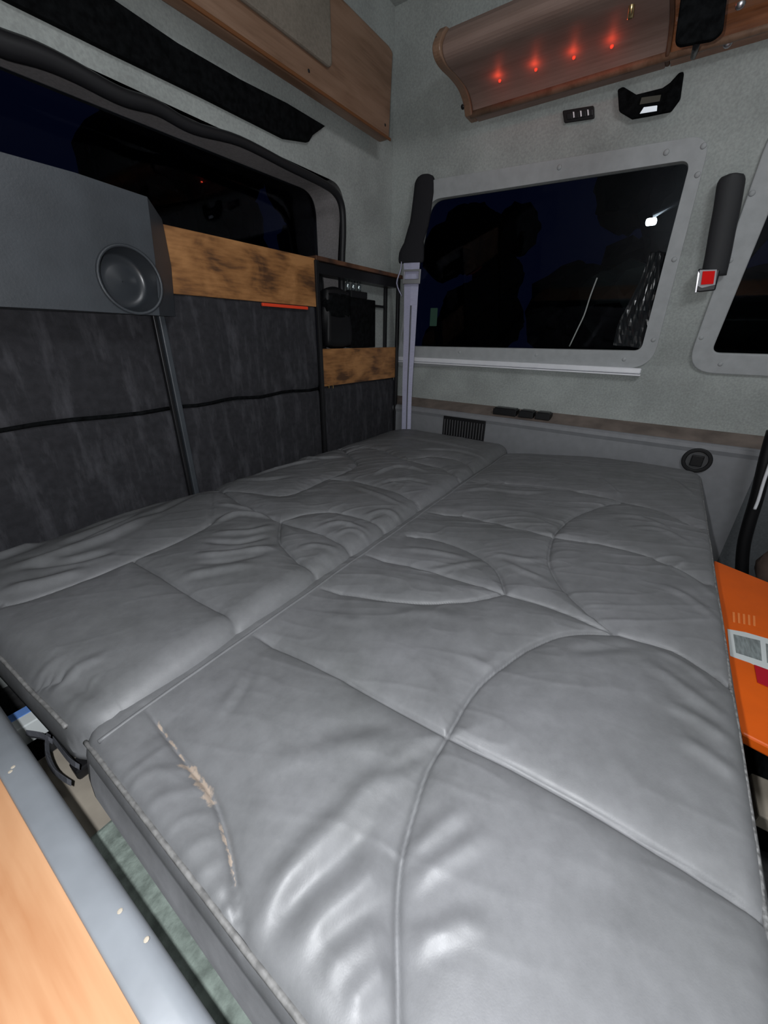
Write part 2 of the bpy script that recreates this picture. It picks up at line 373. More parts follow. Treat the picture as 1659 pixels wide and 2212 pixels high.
# lower flat part
add_prism(bm, [RP(gx, 0), RP(2.12, 0), RP(2.12, CAMZ + RF), RP(gx, CAMZ + RF)], V((0, 0.02, 0)))
add_prism(bm, [RP(-0.45, 0), RP(gx, 0), RP(gx, CAMZ - 0.4), RP(-0.45, CAMZ - 0.4)], V((0, 0.02, 0)))
cr = [RP(gx, CAMZ + RF), RP(gx, top), RP(-0.45, top)]
arc = fillet([RP(gx, CAMZ + RF), RP(gx, top), RP(-0.45, top)], [0, 0.09, 0], 8)
add_prism(bm, [RP(2.12, CAMZ + RF)] + arc + [RP(-0.45, 2.14), RP(2.12, 2.14)], V((0, 0.02, 0)))
tag(from_bm('wall_rear', bm, M['trim']), kind='structure')
# reveal of the rear opening
path = [RP(gx, CAMZ - 0.4)] + arc
bm = bmesh.new()
rows = [[bm.verts.new(p), bm.verts.new(V((p.x, 1.52, p.z))), bm.verts.new(V((p.x + (0.01 if p.z < top - .001 else 0), 1.52, p.z + 0.01))), bm.verts.new(V((p.x, p.y, p.z)) + V((0.01, 0, 0.01)))] for p in path]
for a, b in zip(rows, rows[1:]):
    for k in range(3): bm.faces.new((a[k], a[k + 1], b[k + 1], b[k]))
tag(from_bm('trim_3', bm, fabric_mat('reveal_fabric', (0.25, 0.235, 0.235))), kind='structure')
w3 = empty('window_3', (0.6, 1.5, 1.2)); tag(w3, kind='structure')
box('pane', -0.45, gx + 0.005, 1.50, 1.504, CAMZ - 0.4, top + 0.005, M['glass'], w3)
tag(box('wall_rear_lower', -0.45, gx + 0.02, 1.49, 1.52, 0.0, CAMZ - 0.38, M['plastic_black']), kind='structure')

gp = [(-60, 62), (0, 92), (80, 118), (155, 152), (259, 207), (337, 232), (415, 275), (518, 305), (622, 358), (690, 392), (722, 414), (738, 445), (741, 500), (739, 560), (738, 640)]
tag(tube('door_seal', catmull([Q(x, y, 0.005) for x, y in gp], 5), [0.026 - 0.012 * min(1, i / 35) for i in range(5 * (len(gp) - 1) + 1)], M['rubber']),
    'black rubber seal running around the rear door opening', 'door seal')

# black header strip
hs = [Q(-150, -90, 0.02), Q(26, 2, 0.02), Q(104, 41, 0.02), Q(249, 114, 0.02), Q(441, 208, 0.02), Q(617, 298, 0.02), Q(668, 306, 0.02), Q(676, 292, 0.02), Q(703, 272, 0.02), Q(620, 222, 0.02), Q(518, 170, 0.02), Q(384, 92, 0.02), Q(249, 0, 0.02), Q(60, -150, 0.02)]
tag(prism('header_strip', hs, (0, 0.019, 0), M['black_fabric'], bevel=0.002), 'long matt black padded strip along the header above the rear opening', 'trim strip')

# ------------------------------------------------------------ overhead wooden cabinets
cab = empty('overhead_cabinet', (0.8, 1.2, 1.8)); YC = 1.2
tag(cab, 'brown wooden overhead cabinet with tan door inset above the rear opening', 'cabinet')
bpts = [PY(300, -55, YC), PY(385, 2, YC), PY(842, 303, YC), PY(851, 112, YC), PY(735, 2, YC), PY(600, -130, YC), PY(200, -430, YC), PY(0, -250, YC)]
zc0, zc1 = bpts[1].z, 2.12
fb = [V((-0.4, YC, bpts[2].z - 0.012)), V((bpts[2].x, YC, bpts[2].z)), V((bpts[3].x, YC, bpts[3].z)), V((bpts[3].x - 0.03, YC, bpts[3].z + 0.008)), V((-0.4, YC, bpts[3].z + 0.0))]
prism('front_board', fb, (0, 0.055, 0), M['console_rear'], cab, bevel=0.012, seg=3)
dpt = [PY(470, 0, YC), PY(690, 140, YC), PY(712, 0, YC)]
dr = prism('door', fillet([V((-0.3, YC - 0.001, dpt[1].z)), V((PY(710, 130, YC).x, YC - 0.001, dpt[1].z + 0.004)), V((PY(710, 130, YC).x, YC - 0.001, fb[2].z - 0.01)), V((-0.3, YC - 0.001, fb[2].z - 0.01))], 0.02), (0, -0.016, 0), M['tan_door'], cab, bevel=0.006)
for p in ((667, 153), (832, 270)):
    bm = bmesh.new(); dome(bm, PY(*p, YC), V((0, -1, 0)), 0.005, 0.002); from_bm('screw', bm, M['steel_dark'], cab, True)
bm = bmesh.new()
add_prism(bm, [V((-0.4, YC + 0.0, fb[0].z - 0.004)), V((fb[1].x, YC, fb[1].z - 0.004)), V((fb[1].x, YC, fb[1].z + 0.006)), V((-0.4, YC, fb[0].z + 0.006))], V((0, -0.006, 0)))
from_bm('edge_band', bm, mat('reddish_edge', (0.16, 0.062, 0.022), 0.4), cab, bevel=0.002)

YE = 0.915
cp = [(1004, 253), (999, 222), (989, 195), (972, 172), (950, 150), (937, 128), (933, 100), (941, 74)]
prof = catmull([PY(x, y, YE) for x, y in cp], 4)
wallx = 2.0
top_p = V((prof[-1].x + 0.02, YE, prof[-1].z + 0.02))
prof2 = [V((XS(prof[0].z - CAMZ) - 0.003, YE, prof[0].z - 0.0))] + prof + [top_p, V((XS(top_p.z + 0.05 - CAMZ) - 0.004, YE, top_p.z + 0.05))]
print('console profile', [tuple(round(c, 3) for c in p) for p in prof2[::4]])
yj = PX(1440, 90, prof[4].x).y
con = empty('side_console', (1.9, 0.4, 1.75)); tag(con, 'brown moulded wooden console with red lights above the side window', 'console')
def front_prof(shift): return [p + V((0.012, 0, 0)) if False else p for p in prof2]
# front surface of the console is a shell following the curved end profile
def console(name, y0, y1, m, dx=0.0):
    bm = bmesh.new(); pts = [V((p.x + dx, y0, p.z)) for p in prof2]; add_prism(bm, pts, V((0, y1 - y0, 0)))
    return from_bm(name, bm, m, con, smooth=False, bevel=0.004)
body = console('console_body', YE - 0.03, yj, M['console'], 0.014)
# thicker end cap following the curve
console('end_cap', YE, YE - 0.03, M['console_rear'])
console('glossy_panel', yj - 0.012, -1.3, M['console_gloss'], 0.006)
console('joint_strip', yj, yj - 0.012, M['rustic_dark'], 0.0)
# lip along the lower edge
lp = prof[0]; lp2 = prof[6]
tube('lower_lip', [V((lp.x + 0.012, YE - 0.02, lp.z + 0.006)), V((lp.x + 0.012, -1.3, lp.z + 0.006))], 0.012, M['console_rear'], con)
for p in ((944, 88), (1000, 232)):
    bm = bmesh.new(); q = PY(*p, YE - 0.006); dome(bm, q + V((-0.004, 0, 0)), V((-0.8, 0.3, -0.5)), 0.008, 0.004); from_bm('screw', bm, M['steel_dark'], con, True)
# surface of the console at a pixel, by marching the profile
def CON(x, y, dx=0.014):
    v = ray(x, y)
    best = None
    for a, b in zip(prof2[:-2], prof2[1:-1]):
        # intersect ray with segment in XZ
        ax, az, bx, bz = a.x + dx, a.z - CAMZ, b.x + dx, b.z - CAMZ
        den = v.x * (bz - az) - v.z * (bx - ax)
        if abs(den) < 1e-9: continue
        t = (ax * (bz - az) - az * (bx - ax)) / den
        if t <= 0: continue
        s = ((v.z * t - az) / (bz - az)) if abs(bz - az) > abs(bx - ax) else ((v.x * t - ax) / (bx - ax))
        if -0.01 <= s <= 1.01 and (best is None or t < best): best = t
    if best is None: best = (prof2[6].x + dx) / v.x
    return CAM + v * best
for p in ((1080, 174), (1158, 150), (1240, 124), (1322, 100)):  # glowing domes and point lights added to imitate red reflections on the console
    q = CON(*p); nn = V((-0.85, 0, -0.5)).normalized(); bm = bmesh.new(); dome(bm, q, nn, 0.006, 0.006, 12, 4); from_bm('red_light', bm, M['led'], con, True)
    pl = bpy.data.lights.new('console_red_light', 'POINT'); pl.energy = 0.03; pl.color = (1, 0.09, 0.04); pl.shadow_soft_size = 0.004
    po = bpy.data.objects.new('console_red_light', pl); C.objects.link(po); po.location = q + nn * 0.030 + V((0, 0, 0.004))
q = CON(1366, 20); bm = bmesh.new(); add_tube(bm, [q + V((-0.004, 0, 0.05)), q + V((-0.018, 0, 0.03)), q + V((-0.018, 0, 0.0)), q + V((-0.004, 0, -0.02))], 0.008, 8); from_bm('latch', bm, M['brass'], con, True)
for p in ((1600, 8), (1573, 92)):
    q = CON(*p, 0.006); bm = bmesh.new(); dome(bm, q, V((-0.8, 0, -0.4)), 0.012, 0.006); from_bm('stud', bm, M['chrome'], con, True)

# black tab hanging in front of the glossy panel
tabx = min(p.x for p in prof2) - 0.03
tb = empty('hanging_tab', tuple(PX(1510, 100, tabx))); tag(tb, 'black rounded rectangular tab hanging over the glossy console', 'tab')
prism('tab_body', fillet([PX(1456, 100, tabx), PX(1540, 84, tabx), PX(1562, 66, tabx), PX(1575, -40, tabx), PX(1475, -40, tabx)], [0.02, 0.02, 0.02, 0, 0]), (0.016, 0, 0), M['black_fabric'], tb, bevel=0.004)
bm = bmesh.new(); add_tube(bm, [PX(1506, 90, tabx + 0.008), CON(1498, 122, 0.0)], 0.008, 8); from_bm('stem', bm, M['steel_dark'], tb, True)

# reading lamp and switch in the side wall
lm = empty('reading_lamp', tuple(S(1405, 215))); tag(lm, 'black wedge shaped reading lamp under the wooden console', 'lamp')
lo = [S(x, y, 0.002) for x, y in ((1336, 196), (1339, 243), (1366, 259), (1400, 253), (1450, 243), (1470, 216), (1478, 158), (1468, 160), (1448, 182), (1432, 193), (1376, 207), (1348, 190))]
prism('lamp_housing', lo, SN * 0.022, M['black_fabric'], lm, bevel=0.004)
prism('lamp_lens', [S(x, y, 0.026) for x, y in ((1382, 246), (1419, 240), (1420, 228), (1391, 232))], SN * 0.004, mat('white_lens', (0.8, 0.82, 0.85), 0.2, emit=(0.8, 0.9, 1), estr=0.4), lm, bevel=0.001)  # faint emission imitates the highlight on the lens
prism('lamp_socket', [S(x, y, 0.025) for x, y in ((1382, 226), (1425, 219), (1428, 205), (1386, 211))], SN * 0.002, mat('brown_socket', (0.05, 0.045, 0.03), 0.4), lm)
sw = empty('switch_panel', tuple(S(1250, 248))); tag(sw, 'small black switch block with four keys under the wooden console', 'switch')
prism('bezel', fillet([S(1216, 240), S(1220, 267), S(1285, 257), S(1284, 229)], 0.006), SN * 0.010, M['plastic_black'], sw, bevel=0.002)
for i in range(4):
    x = 1224 + i * 15; y = 244 - i * 2.6
    prism('key', [S(x, y + 2, .010), S(x + 2, y + 15, .010), S(x + 12, y + 13, .010), S(x + 11, y, .010)], SN * 0.004, M['steel_dark'], sw, bevel=0.001)
for i in (1, 2, 3):
    x = 1222 + i * 15.5; y = 244 - i * 2.4
    prism('marking', [S(x, y, .0145), S(x + 1, y + 13, .0145), S(x + 4, y + 12, .0145), S(x + 3, y, .0145)], SN * 0.001, M['white_plastic'], sw)

# white rail under window one
rl = empty('blind_rail', tuple(S(1130, 795))); tag(rl, 'white plastic rail fixed below the left side window', 'rail')
zr = S(1380, 800).z; ya, yb = S(868, 785).y + 0.05, S(1386, 800).y
box('rail_body', SX - 0.030, SX - 0.001, yb, min(ya, 1.33), zr - 0.013, zr + 0.010, M['white_plastic'], rl, 0.005)
box('lower_rail', SX - 0.034, SX - 0.002, yb - 0.002, min(ya, 1.33), zr - 0.021, zr - 0.0145, M['white_plastic'], rl, 0.002)

# ------------------------------------------------------------ buckle between the windows
bk = empty('belt_anchor', tuple(S(1555, 480))); tag(bk, 'dark sleeved seat belt buckle with red button between the side windows', 'seat belt')
cpts = [(1583, 375), (1578, 400), (1570, 450), (1560, 500), (1551, 550), (1541, 596)]
cw = [0.05, 0.072, 0.074, 0.072, 0.070, 0.066]
bm = bmesh.new(); pp = catmull([S(x, y, 0.03) for x, y in cpts], 4)
rr = [0.012, 0.028, 0.033, 0.036] + [0.037] * (len(pp) - 4)
rows = []
for p, r_ in zip(pp, rr):
    ring = []
    for k in range(16):
        a = 2 * math.pi * k / 16; ring.append(bm.verts.new(p + V((0, 1, 0)) * math.cos(a) * r_ + SN * math.sin(a) * 0.02))
    rows.append(ring)
for a, b in zip(rows, rows[1:]):
    for k in range(16): bm.faces.new((a[k], a[(k + 1) % 16], b[(k + 1) % 16], b[k]))
bm.faces.new(rows[0]); bm.faces.new(list(reversed(rows[-1])))
from_bm('sleeve', bm, mat('sleeve_vinyl', (0.028, 0.029, 0.032), 0.6, spec=0.3, bump=0.2, bscale=120), bk, True)
hb_ = prism('buckle', [S(1509, 580, 0.03), S(1502, 628, 0.03), S(1511, 630, .03), S(1545, 626, .03), S(1556, 582, .03)], SN * 0.022, M['steel_dark'], bk, bevel=0.004)
prism('button_frame', [S(1512, 583, 0.053), S(1506, 617, 0.053), S(1516, 622, .053), S(1545, 615, .053), S(1549, 582, .053)], SN * 0.004, mat('grey_surround', (0.42, 0.42, 0.45), 0.5), hb_, bevel=0.001)
prism('button', [S(1518, 586, 0.058), S(1514, 615, 0.058), S(1541, 613, .058), S(1545, 585, .058)], SN * 0.004, M['red'], hb_, bevel=0.001)
sm = prism('side_plate', [S(1508, 584, 0.045), S(1501, 631, 0.045), S(1505, 631, .045), S(1512, 590, .045)], SN * 0.015, M['chrome'], hb_, bevel=0.001)

# ------------------------------------------------------------ hanging belt at the corner
bt = empty('seat_belt', tuple(PX(900, 560, 1.93))); tag(bt, 'pale seat belt hanging from a black sleeve in the rear corner', 'seat belt')
side = V((0.25, -0.97, 0)).normalized(); nb = V((-0.97, -0.25, 0)).normalized()
cs = catmull([PX(x, y, 1.93) for x, y in ((919, 378), (917, 400), (912, 440), (906, 480), (896, 515), (889, 545), (888, 568))], 4)
cwid = [0.045, 0.072, 0.085, 0.094] + [0.096] * 9 + [0.100] * 5 + [0.112, 0.122, 0.128, 0.130, 0.132, 0.130, 0.122]
bm = bmesh.new(); rows = []
for i, p in enumerate(cs):
    w = cwid[i] if i < len(cwid) else 0.12; ring = []
    for k in range(14):
        a = 2 * math.pi * k / 14; ring.append(bm.verts.new(p + side * math.cos(a) * w * 0.5 + nb * math.sin(a) * 0.014))
    rows.append(ring)
for a, b in zip(rows, rows[1:]):
    for k in range(14): bm.faces.new((a[k], a[(k + 1) % 14], b[(k + 1) % 14], b[k]))
bm.faces.new(rows[0]); bm.faces.new(list(reversed(rows[-1])))
from_bm('sleeve', bm, mat('belt_sleeve', (0.018, 0.018, 0.021), 0.85, spec=0.2, bump=0.3, bscale=150), bt, True)
bm = bmesh.new()
wp = catmull([PX(x, y, 1.925) for x, y in ((889, 560), (889, 600), (887, 660), (884, 740), (880, 830), (878, 905), (877, 950))], 6)
ww = [0.085 - 0.030 * min(1, i / 26) for i in range(len(wp))]
ribbon(bm, wp, ww, side, 0.006, nb); from_bm('webbing', bm, M['belt'], bt)
bm = bmesh.new()
ribbon(bm, [p + nb * 0.006 + side * 0.004 for p in wp[12:]], [w * 0.12 for w in ww[12:]], side, 0.005, nb); from_bm('fold', bm, M['belt_dark'], bt)
bc = PX(890, 600, 1.915)
bm = bmesh.new()
o4 = [bc + side * a + V((0, 0, b)) for a, b in ((-0.045, -0.028), (0.045, -0.028), (0.047, 0.035), (-0.047, 0.035))]
i4 = [bc + side * a + V((0, 0, b)) for a, b in ((-0.036, -0.006), (0.036, -0.006), (0.036, 0.026), (-0.036, 0.026))]
ring_slab(bm, o4, i4, nb * 0.01); from_bm('slide', bm, M['chrome'], bt, bevel=0.002)
tube('cord', catmull([PX(868, 545, 1.93), PX(866, 580, 1.9), PX(857, 612, 1.88), PX(868, 640, 1.92)], 4), 0.003, M['belt'], bt, 6)

# ------------------------------------------------------------ lower side panel fittings
vg = empty('air_vent', tuple(PX(1002, 930, LX))); tag(vg, 'black slotted air vent low on the side wall', 'vent')
vp = [(957, 908), (955, 962), (1046, 962), (1051, 905)]
vy1, vy0 = PX(957, 930, LX).y, PX(1048, 930, LX).y; vz1, vz0 = PX(1003, 903, LX).z, PX(1003, 903, LX).z - 0.11
box('vent_frame', LX - 0.008, LX, vy0, vy1, vz0, vz1, M['plastic_black'], vg, 0.003)
bm = bmesh.new()
for i in range(15):
    y = vy0 + 0.012 + (vy1 - vy0 - 0.024) * i / 14; box_pts(bm, LX - 0.013, LX - 0.007, y - 0.0018, y + 0.0018, vz0 + 0.01, vz1 - 0.016)
from_bm('vent_slats', bm, mat('vent_slat', (0.09, 0.09, 0.095), 0.5), vg)
for k, ((a, b), lab) in enumerate(zip(((1070, 1120), (1125, 1157), (1161, 1193)), ('leftmost and longest of the black switches on the ledge', 'middle of the three black switches on the ledge', 'rightmost of the three black switches on the ledge, nearest the aisle'))):
    y = 884 + (a - 1070) * 0.06; qm = S((a + b) / 2, y + 2)
    pa, pb = PX(a, y, 2.02).y, PX(b, y, 2.02).y
    s_ = empty('ledge_switch', (2.015, (pa + pb) / 2, ledz + 0.03)); tag(s_, lab, 'switch', 'black switches on the side ledge')
    box('bezel', 1.985, 2.045, pb, pa, ledz + 0.012, ledz + 0.042, M['plastic_black'], s_, 0.003)
    box('rocker', 1.992, 2.038, pb + 0.006, pa - 0.006, ledz + 0.040, ledz + 0.047, M['steel_dark'], s_, 0.003)
sc = PX(1505, 994, LX); so = empty('round_socket', tuple(sc)); tag(so, 'round black power socket on the lower side wall beyond the bed', 'socket')
bm = bmesh.new(); n_ = V((-1, 0, 0))
ring_slab(bm, disc_pts(sc, n_, 0.050, 32), disc_pts(sc, n_, 0.036, 32), n_ * 0.012); from_bm('socket_ring', bm, M['plastic_black'], so, bevel=0.003)
prism('socket_cap', disc_pts(sc, n_, 0.035, 32), n_ * 0.006, mat('dark_cap', (0.05, 0.052, 0.055), 0.4), so)
prism('cap_tab', [sc + V((-0.008, a, b)) for a, b in ((-0.02, -0.022), (0.02, -0.022), (0.02, 0.022), (-0.02, 0.022))], (-0.008, 0, 0), M['plastic_black'], so, bevel=0.003)

# ------------------------------------------------------------ headboard storage across the back
YH = 1.28
hd = empty('storage_headboard', (0.7, YH, 0.45)); tag(hd, 'headboard rack of rustic wood boards, black fabric and thin metal posts', 'headboard')
zbb = 0.34
def rect(x0, x1, z0, z1, Y): return [V((x0, Y, z0)), V((x1, Y, z0)), V((x1, Y, z1)), V((x0, Y, z1))]
xm = PY(360, 780, YH).x; xp = PY(687, 700, YH).x; xr = PY(857, 700, YH).x
bd_z0 = PY(520, 648, YH).z; bd_z1 = PY(510, 520, YH).z
def fabric(name, x0, x1, z0, z1, Y, seed, amp=0.004):
    nx, nz = 70, 60; me = bpy.data.meshes.new(name); vs = []; fs = []
    rs = random.Random(seed); ks = [(rs.uniform(3, 14), rs.uniform(0, 6), rs.uniform(1, 5)) for _ in range(6)]
    seam = CAMZ - 0.225
    for j in range(nz + 1):
        for i in range(nx + 1):
            x = x0 + (x1 - x0) * i / nx; z = z0 + (z1 - z0) * j / nz
            d = sum(math.sin(k * x * 3 + p + math.sin(z * q * 3)) for k, p, q in ks) / 6 * amp
            d -= 0.009 * math.exp(-((z - seam) / 0.012) ** 2)
            vs.append((x, Y - d, z))
    for j in range(nz):
        for i in range(nx):
            a = j * (nx + 1) + i; fs.append((a, a + 1, a + nx + 2, a + nx + 1))
    me.from_pydata(vs, [], fs); o = link(name, me, M['hb'], hd, True)
    so_ = o.modifiers.new('solid', 'SOLIDIFY'); so_.thickness = 0.006; so_.offset = 1
    return o
fabric('fabric_panel', -0.40, xm - 0.012, zbb, bd_z0 + 0.03, YH + 0.01, 1)
fabric('fabric_panel', xm + 0.012, xp - 0.008, zbb, bd_z0 + 0.002, YH + 0.01, 2)
fabric('fabric_panel', xp + 0.008, xr, zbb, PY(770, 815, YH).z, YH + 0.012, 3, 0.002)
# seam tape across the fabric
for a, b in ((-0.4, xm - 0.02), (xm + 0.02, xp - 0.01)):
    o = tube('seam_tape', [V((a + (b - a) * i / 12, YH + 0.006 + 0.001 * math.sin(i * 2), CAMZ - 0.222 - 0.004 * math.sin(i * 1.3))) for i in range(13)], 0.0042, M['black_fabric'], hd, 6, 1.5)
wb = prism('wood_board', rect(xm - 0.01, xp - 0.004, bd_z0, bd_z1, YH - 0.004), (0, 0.018, 0), M['rustic'], hd, 0.002)
prism('wood_board', rect(xp + 0.012, xr, PY(770, 826, YH).z, PY(770, 752, YH).z, YH - 0.002), (0, 0.016, 0), M['rustic'], hd, 0.002)
zt_ = PY(687, 556, YH).z
box('shelf_board', xp - 0.004, xr + 0.035, YH - 0.012, YH + 0.075, zt_ - 0.012, zt_ + 0.004, M['rustic_dark'], hd, 0.002)
bm = bmesh.new(); box_pts(bm, xp + 0.006, xr, YH + 0.0, YH + 0.07, zt_ - 0.055, zt_ - 0.014); from_bm('shelf_rail', bm, M['steel_dark'], hd)
for x_, y_ in ((xp, YH - 0.006), (xr, YH - 0.004), (xp + 0.10, YH + 0.068), (xr - 0.012, YH + 0.068)):
    box('post', x_ - 0.010, x_ + 0.008, y_ - 0.008, y_ + 0.008, zbb - 0.1, zt_ - 0.012, M['steel_dark'], hd, 0.003)
box('post', xm - 0.002, xm + 0.016, YH - 0.012, YH + 0.008, zbb - 0.1, bd_z0 + 0.02, M['dark_vinyl'], hd, 0.003)
box('post', xm - 0.018, xm - 0.008, YH - 0.010, YH + 0.006, zbb - 0.1, bd_z0 + 0.02, M['steel_dark'], hd, 0.002)
zr_ = PY(830, 660, YH).z
box('cross_rail', xp + 0.01, xr, YH + 0.062, YH + 0.072, zr_ - 0.006, zr_ + 0.006, M['steel_dark'], hd, 0.002)
for x in (709, 718):
    p = PY(x, 835, YH - 0.006); box('hook', p.x - 0.0022, p.x + 0.0022, YH - 0.012, YH - 0.004, p.z - 0.008, p.z + 0.008, M['brass'], hd, 0.001)
p0, p1 = PY(566, 655, YH - 0.01), PY(664, 660, YH - 0.01)
tag(box('red_strip', p0.x, p1.x, YH - 0.014, YH - 0.0045, bd_z0 - 0.014, bd_z0 - 0.003, M['red_strip'], None, 0.002), 'thin red strip under the wide rustic wood board', 'strip')

# things on the shelf's lower board
def lump(name, c, sx, sy, sz, m, seed, parent=None, rnd=0.25):
    bm = bmesh.new(); bmesh.ops.create_cube(bm, size=2); bmesh.ops.subdivide_edges(bm, edges=bm.edges, cuts=7, use_grid_fill=True)
    rs = random.Random(seed); k = [rs.uniform(2, 6) for _ in range(6)]
    for v in bm.verts:
        l = v.co.copy(); s = l.normalized(); q = l.lerp(s * 1.25, rnd)
        w = 1 + 0.06 * math.sin(k[0] * q.x + k[1] * q.z) + 0.05 * math.sin(k[2] * q.z + k[3] * q.y)
        v.co = V((q.x * sx * w, q.y * sy * w, q.z * sz)) + c
    return from_bm(name, bm, m, parent, True)
zs = PY(770, 752, YH).z + 0.001
b0, b1 = PY(698, 700, YH + .03), PY(752, 700, YH + .03)
bg = empty('black_pouch', ((b0.x + b1.x) / 2, YH + 0.03, zs)); tag(bg, 'crumpled black pouch on the left of the rack shelf', 'pouch')
hgt = PY(720, 622, YH + .03).z - zs
lump('pouch_body', V(((b0.x + b1.x) / 2 + 0.004, YH + 0.034, zs + hgt / 2)), (b1.x - b0.x) / 2 - 0.006, 0.026, hgt / 2 - 0.004, M['plastic_black'], 4, bg, 0.35)
lump('pouch_flap', V(((b0.x + b1.x) / 2 + 0.004, YH + 0.026, zs + hgt * 0.72)), (b1.x - b0.x) / 2 - 0.012, 0.022, hgt * 0.2, M['black_fabric'], 5, bg, 0.5)
b2, b3 = PY(754, 700, YH + .03), PY(805, 700, YH + .03)
cs_ = empty('black_case', ((b2.x + b3.x) / 2, YH + 0.03, zs)); tag(cs_, 'flat black case beside the pouch on the rack shelf', 'case')
h2 = PY(780, 646, YH + .03).z - zs
box('case_body', b2.x, b3.x, YH + 0.012, YH + 0.058, zs, zs + h2, M['black_fabric'], cs_, 0.004)
box('case_lid', b2.x + 0.002, b2.x + (b3.x - b2.x) * 0.66, YH + 0.014, YH + 0.056, zs + h2, zs + h2 + 0.03, M['plastic_black'], cs_, 0.004)
for k in range(3):
    q = PY(752 + k * 12, 616, YH + .03); tt = empty('glass_vial', (q.x, YH + 0.034, zs + h2 + 0.03)); tag(tt, ('leftmost', 'middle', 'rightmost')[k] + ' of the three small shiny vials on the black case', 'vial', 'vials on the black case')
    bm = bmesh.new(); zz = zs + h2 + 0.0305
    add_tube(bm, [V((q.x, YH + 0.034, zz)), V((q.x, YH + 0.034, zz + 0.026)), V((q.x, YH + 0.034, zz + 0.031)), V((q.x, YH + 0.034, zz + 0.036))], [0.010, 0.010, 0.005, 0.005], 10); from_bm('vial_body', bm, mat('vial', (0.6, 0.7, 0.72), 0.15, 0.9), tt, True)
    bm = bmesh.new(); add_tube(bm, [V((q.x, YH + 0.034, zz + 0.036)), V((q.x, YH + 0.034, zz + 0.042))], 0.006, 10); from_bm('vial_cap', bm, M['steel_dark'], tt, True)

# ------------------------------------------------------------ moulded panel with round recess at the left
YP = 1.17
pn = empty('moulded_panel', (0.2, YP, 1.0)); tag(pn, 'dark moulded vinyl panel with a round recess, left of the wood board', 'panel')
fl = [V((-0.40, YP, PY(0, 662, YP).z)), PY(150, 670, YP), PY(345, 682, YP), PY(335, 560, YP), PY(318, 425, YP), PY(160, 372, YP), V((-0.40, YP, PY(0, 340, YP).z + 0.01))]
# keep the lower and upper rims level
rc = PY(283, 606, YP); rr_ = 0.072
hole = disc_pts(rc, V((0, -1, 0)), rr_, 40)
bm = bmesh.new(); loops = [fl, hole]; tris = tessellate_polygon(loops); flat = fl + hole
vv = [bm.verts.new(p) for p in flat]
for t in tris: bm.faces.new([vv[i] for i in t])
YB = 1.262
back = [V((-0.40, YB, fl[0].z)), PY(160, 675, YB), PY(379, 684, YB), PY(370, 575, YB), PY(350, 474, YB - 0.02), V((PY(160, 372, YB).x + 0.05, YB, fl[5].z + 0.012)), V((-0.40, YB, fl[6].z + 0.01))]
bv = [bm.verts.new(p) for p in back]
for i in range(len(fl) - 1): bm.faces.new((vv[i], vv[i + 1], bv[i + 1], bv[i]))
bm.faces.new(list(reversed(bv)))
from_bm('panel_face', bm, M['dark_vinyl'], pn, bevel=0.006)
bm = bmesh.new(); prev = None
for r_, d_ in ((rr_, -0.004), (rr_ * 0.99, 0.002), (rr_ * 0.95, 0.02), (rr_ * 0.86, 0.045), (rr_ * 0.80, 0.055), (rr_ * 0.5, 0.050), (0.001, 0.046)):
    ring = [bm.verts.new(p) for p in disc_pts(rc + V((0, d_, 0)), V((0, -1, 0)), r_, 40)]
    if prev:
        for k in range(40): bm.faces.new((prev[k], prev[(k + 1) % 40], ring[(k + 1) % 40], ring[k]))
    prev = ring
o = from_bm('recess', bm, mat('recess_plastic', (0.03, 0.034, 0.04), 0.3), pn, True)
bm = bmesh.new(); cpt = disc_pts(rc + V((0, -0.003, 0)), V((0, -1, 0)), rr_ + 0.002, 40); add_tube(bm, cpt + [cpt[0]], 0.004, 6, False); from_bm('recess_rim', bm, M['dark_vinyl'], pn, True)

# ------------------------------------------------------------ the bed
def vnoise(x, y, seed):
    rs = np.random.RandomState(seed); T = rs.rand(256, 256)
    xi = np.floor(x).astype(int); yi = np.floor(y).astype(int); fx = x - xi; fy = y - yi
    fx = fx * fx * fx * (fx * (fx * 6 - 15) + 10); fy = fy * fy * fy * (fy * (fy * 6 - 15) + 10)
    a = T[xi % 256, yi % 256]; b = T[(xi + 1) % 256, yi % 256]; c = T[xi % 256, (yi + 1) % 256]; d = T[(xi + 1) % 256, (yi + 1) % 256]
    return (a * (1 - fx) + b * fx) * (1 - fy) + (c * (1 - fx) + d * fx) * fy
def dist_poly(X, Y, pts):
    """distance to a polyline and the arc position (0..1) of the nearest point"""
    best = np.full(X.shape, 9.0); tt = np.zeros(X.shape); seg = [(pts[i], pts[i + 1]) for i in range(len(pts) - 1)]
    Ls = [math.hypot(b[0] - a[0], b[1] - a[1]) for a, b in seg]; tot = sum(Ls) or 1; acc = 0; sgn = np.zeros(X.shape)
    for (a, b), l in zip(seg, Ls):
        if l < 1e-6: continue
        dx, dy = (b[0] - a[0]) / l, (b[1] - a[1]) / l
        s = np.clip((X - a[0]) * dx + (Y - a[1]) * dy, 0, l)
        ex, ey = X - a[0] - s * dx, Y - a[1] - s * dy; d = np.hypot(ex, ey); m_ = d < best
        best = np.where(m_, d, best); tt = np.where(m_, (acc + s) / tot, tt); sgn = np.where(m_, np.sign(dx * ey - dy * ex), sgn); acc += l
    return best, tt, sgn
def bedline(px, k=6):
    pts = [BED(x, y) for x, y in px]
    return [(p.x, p.y) for p in catmull(pts, k)]
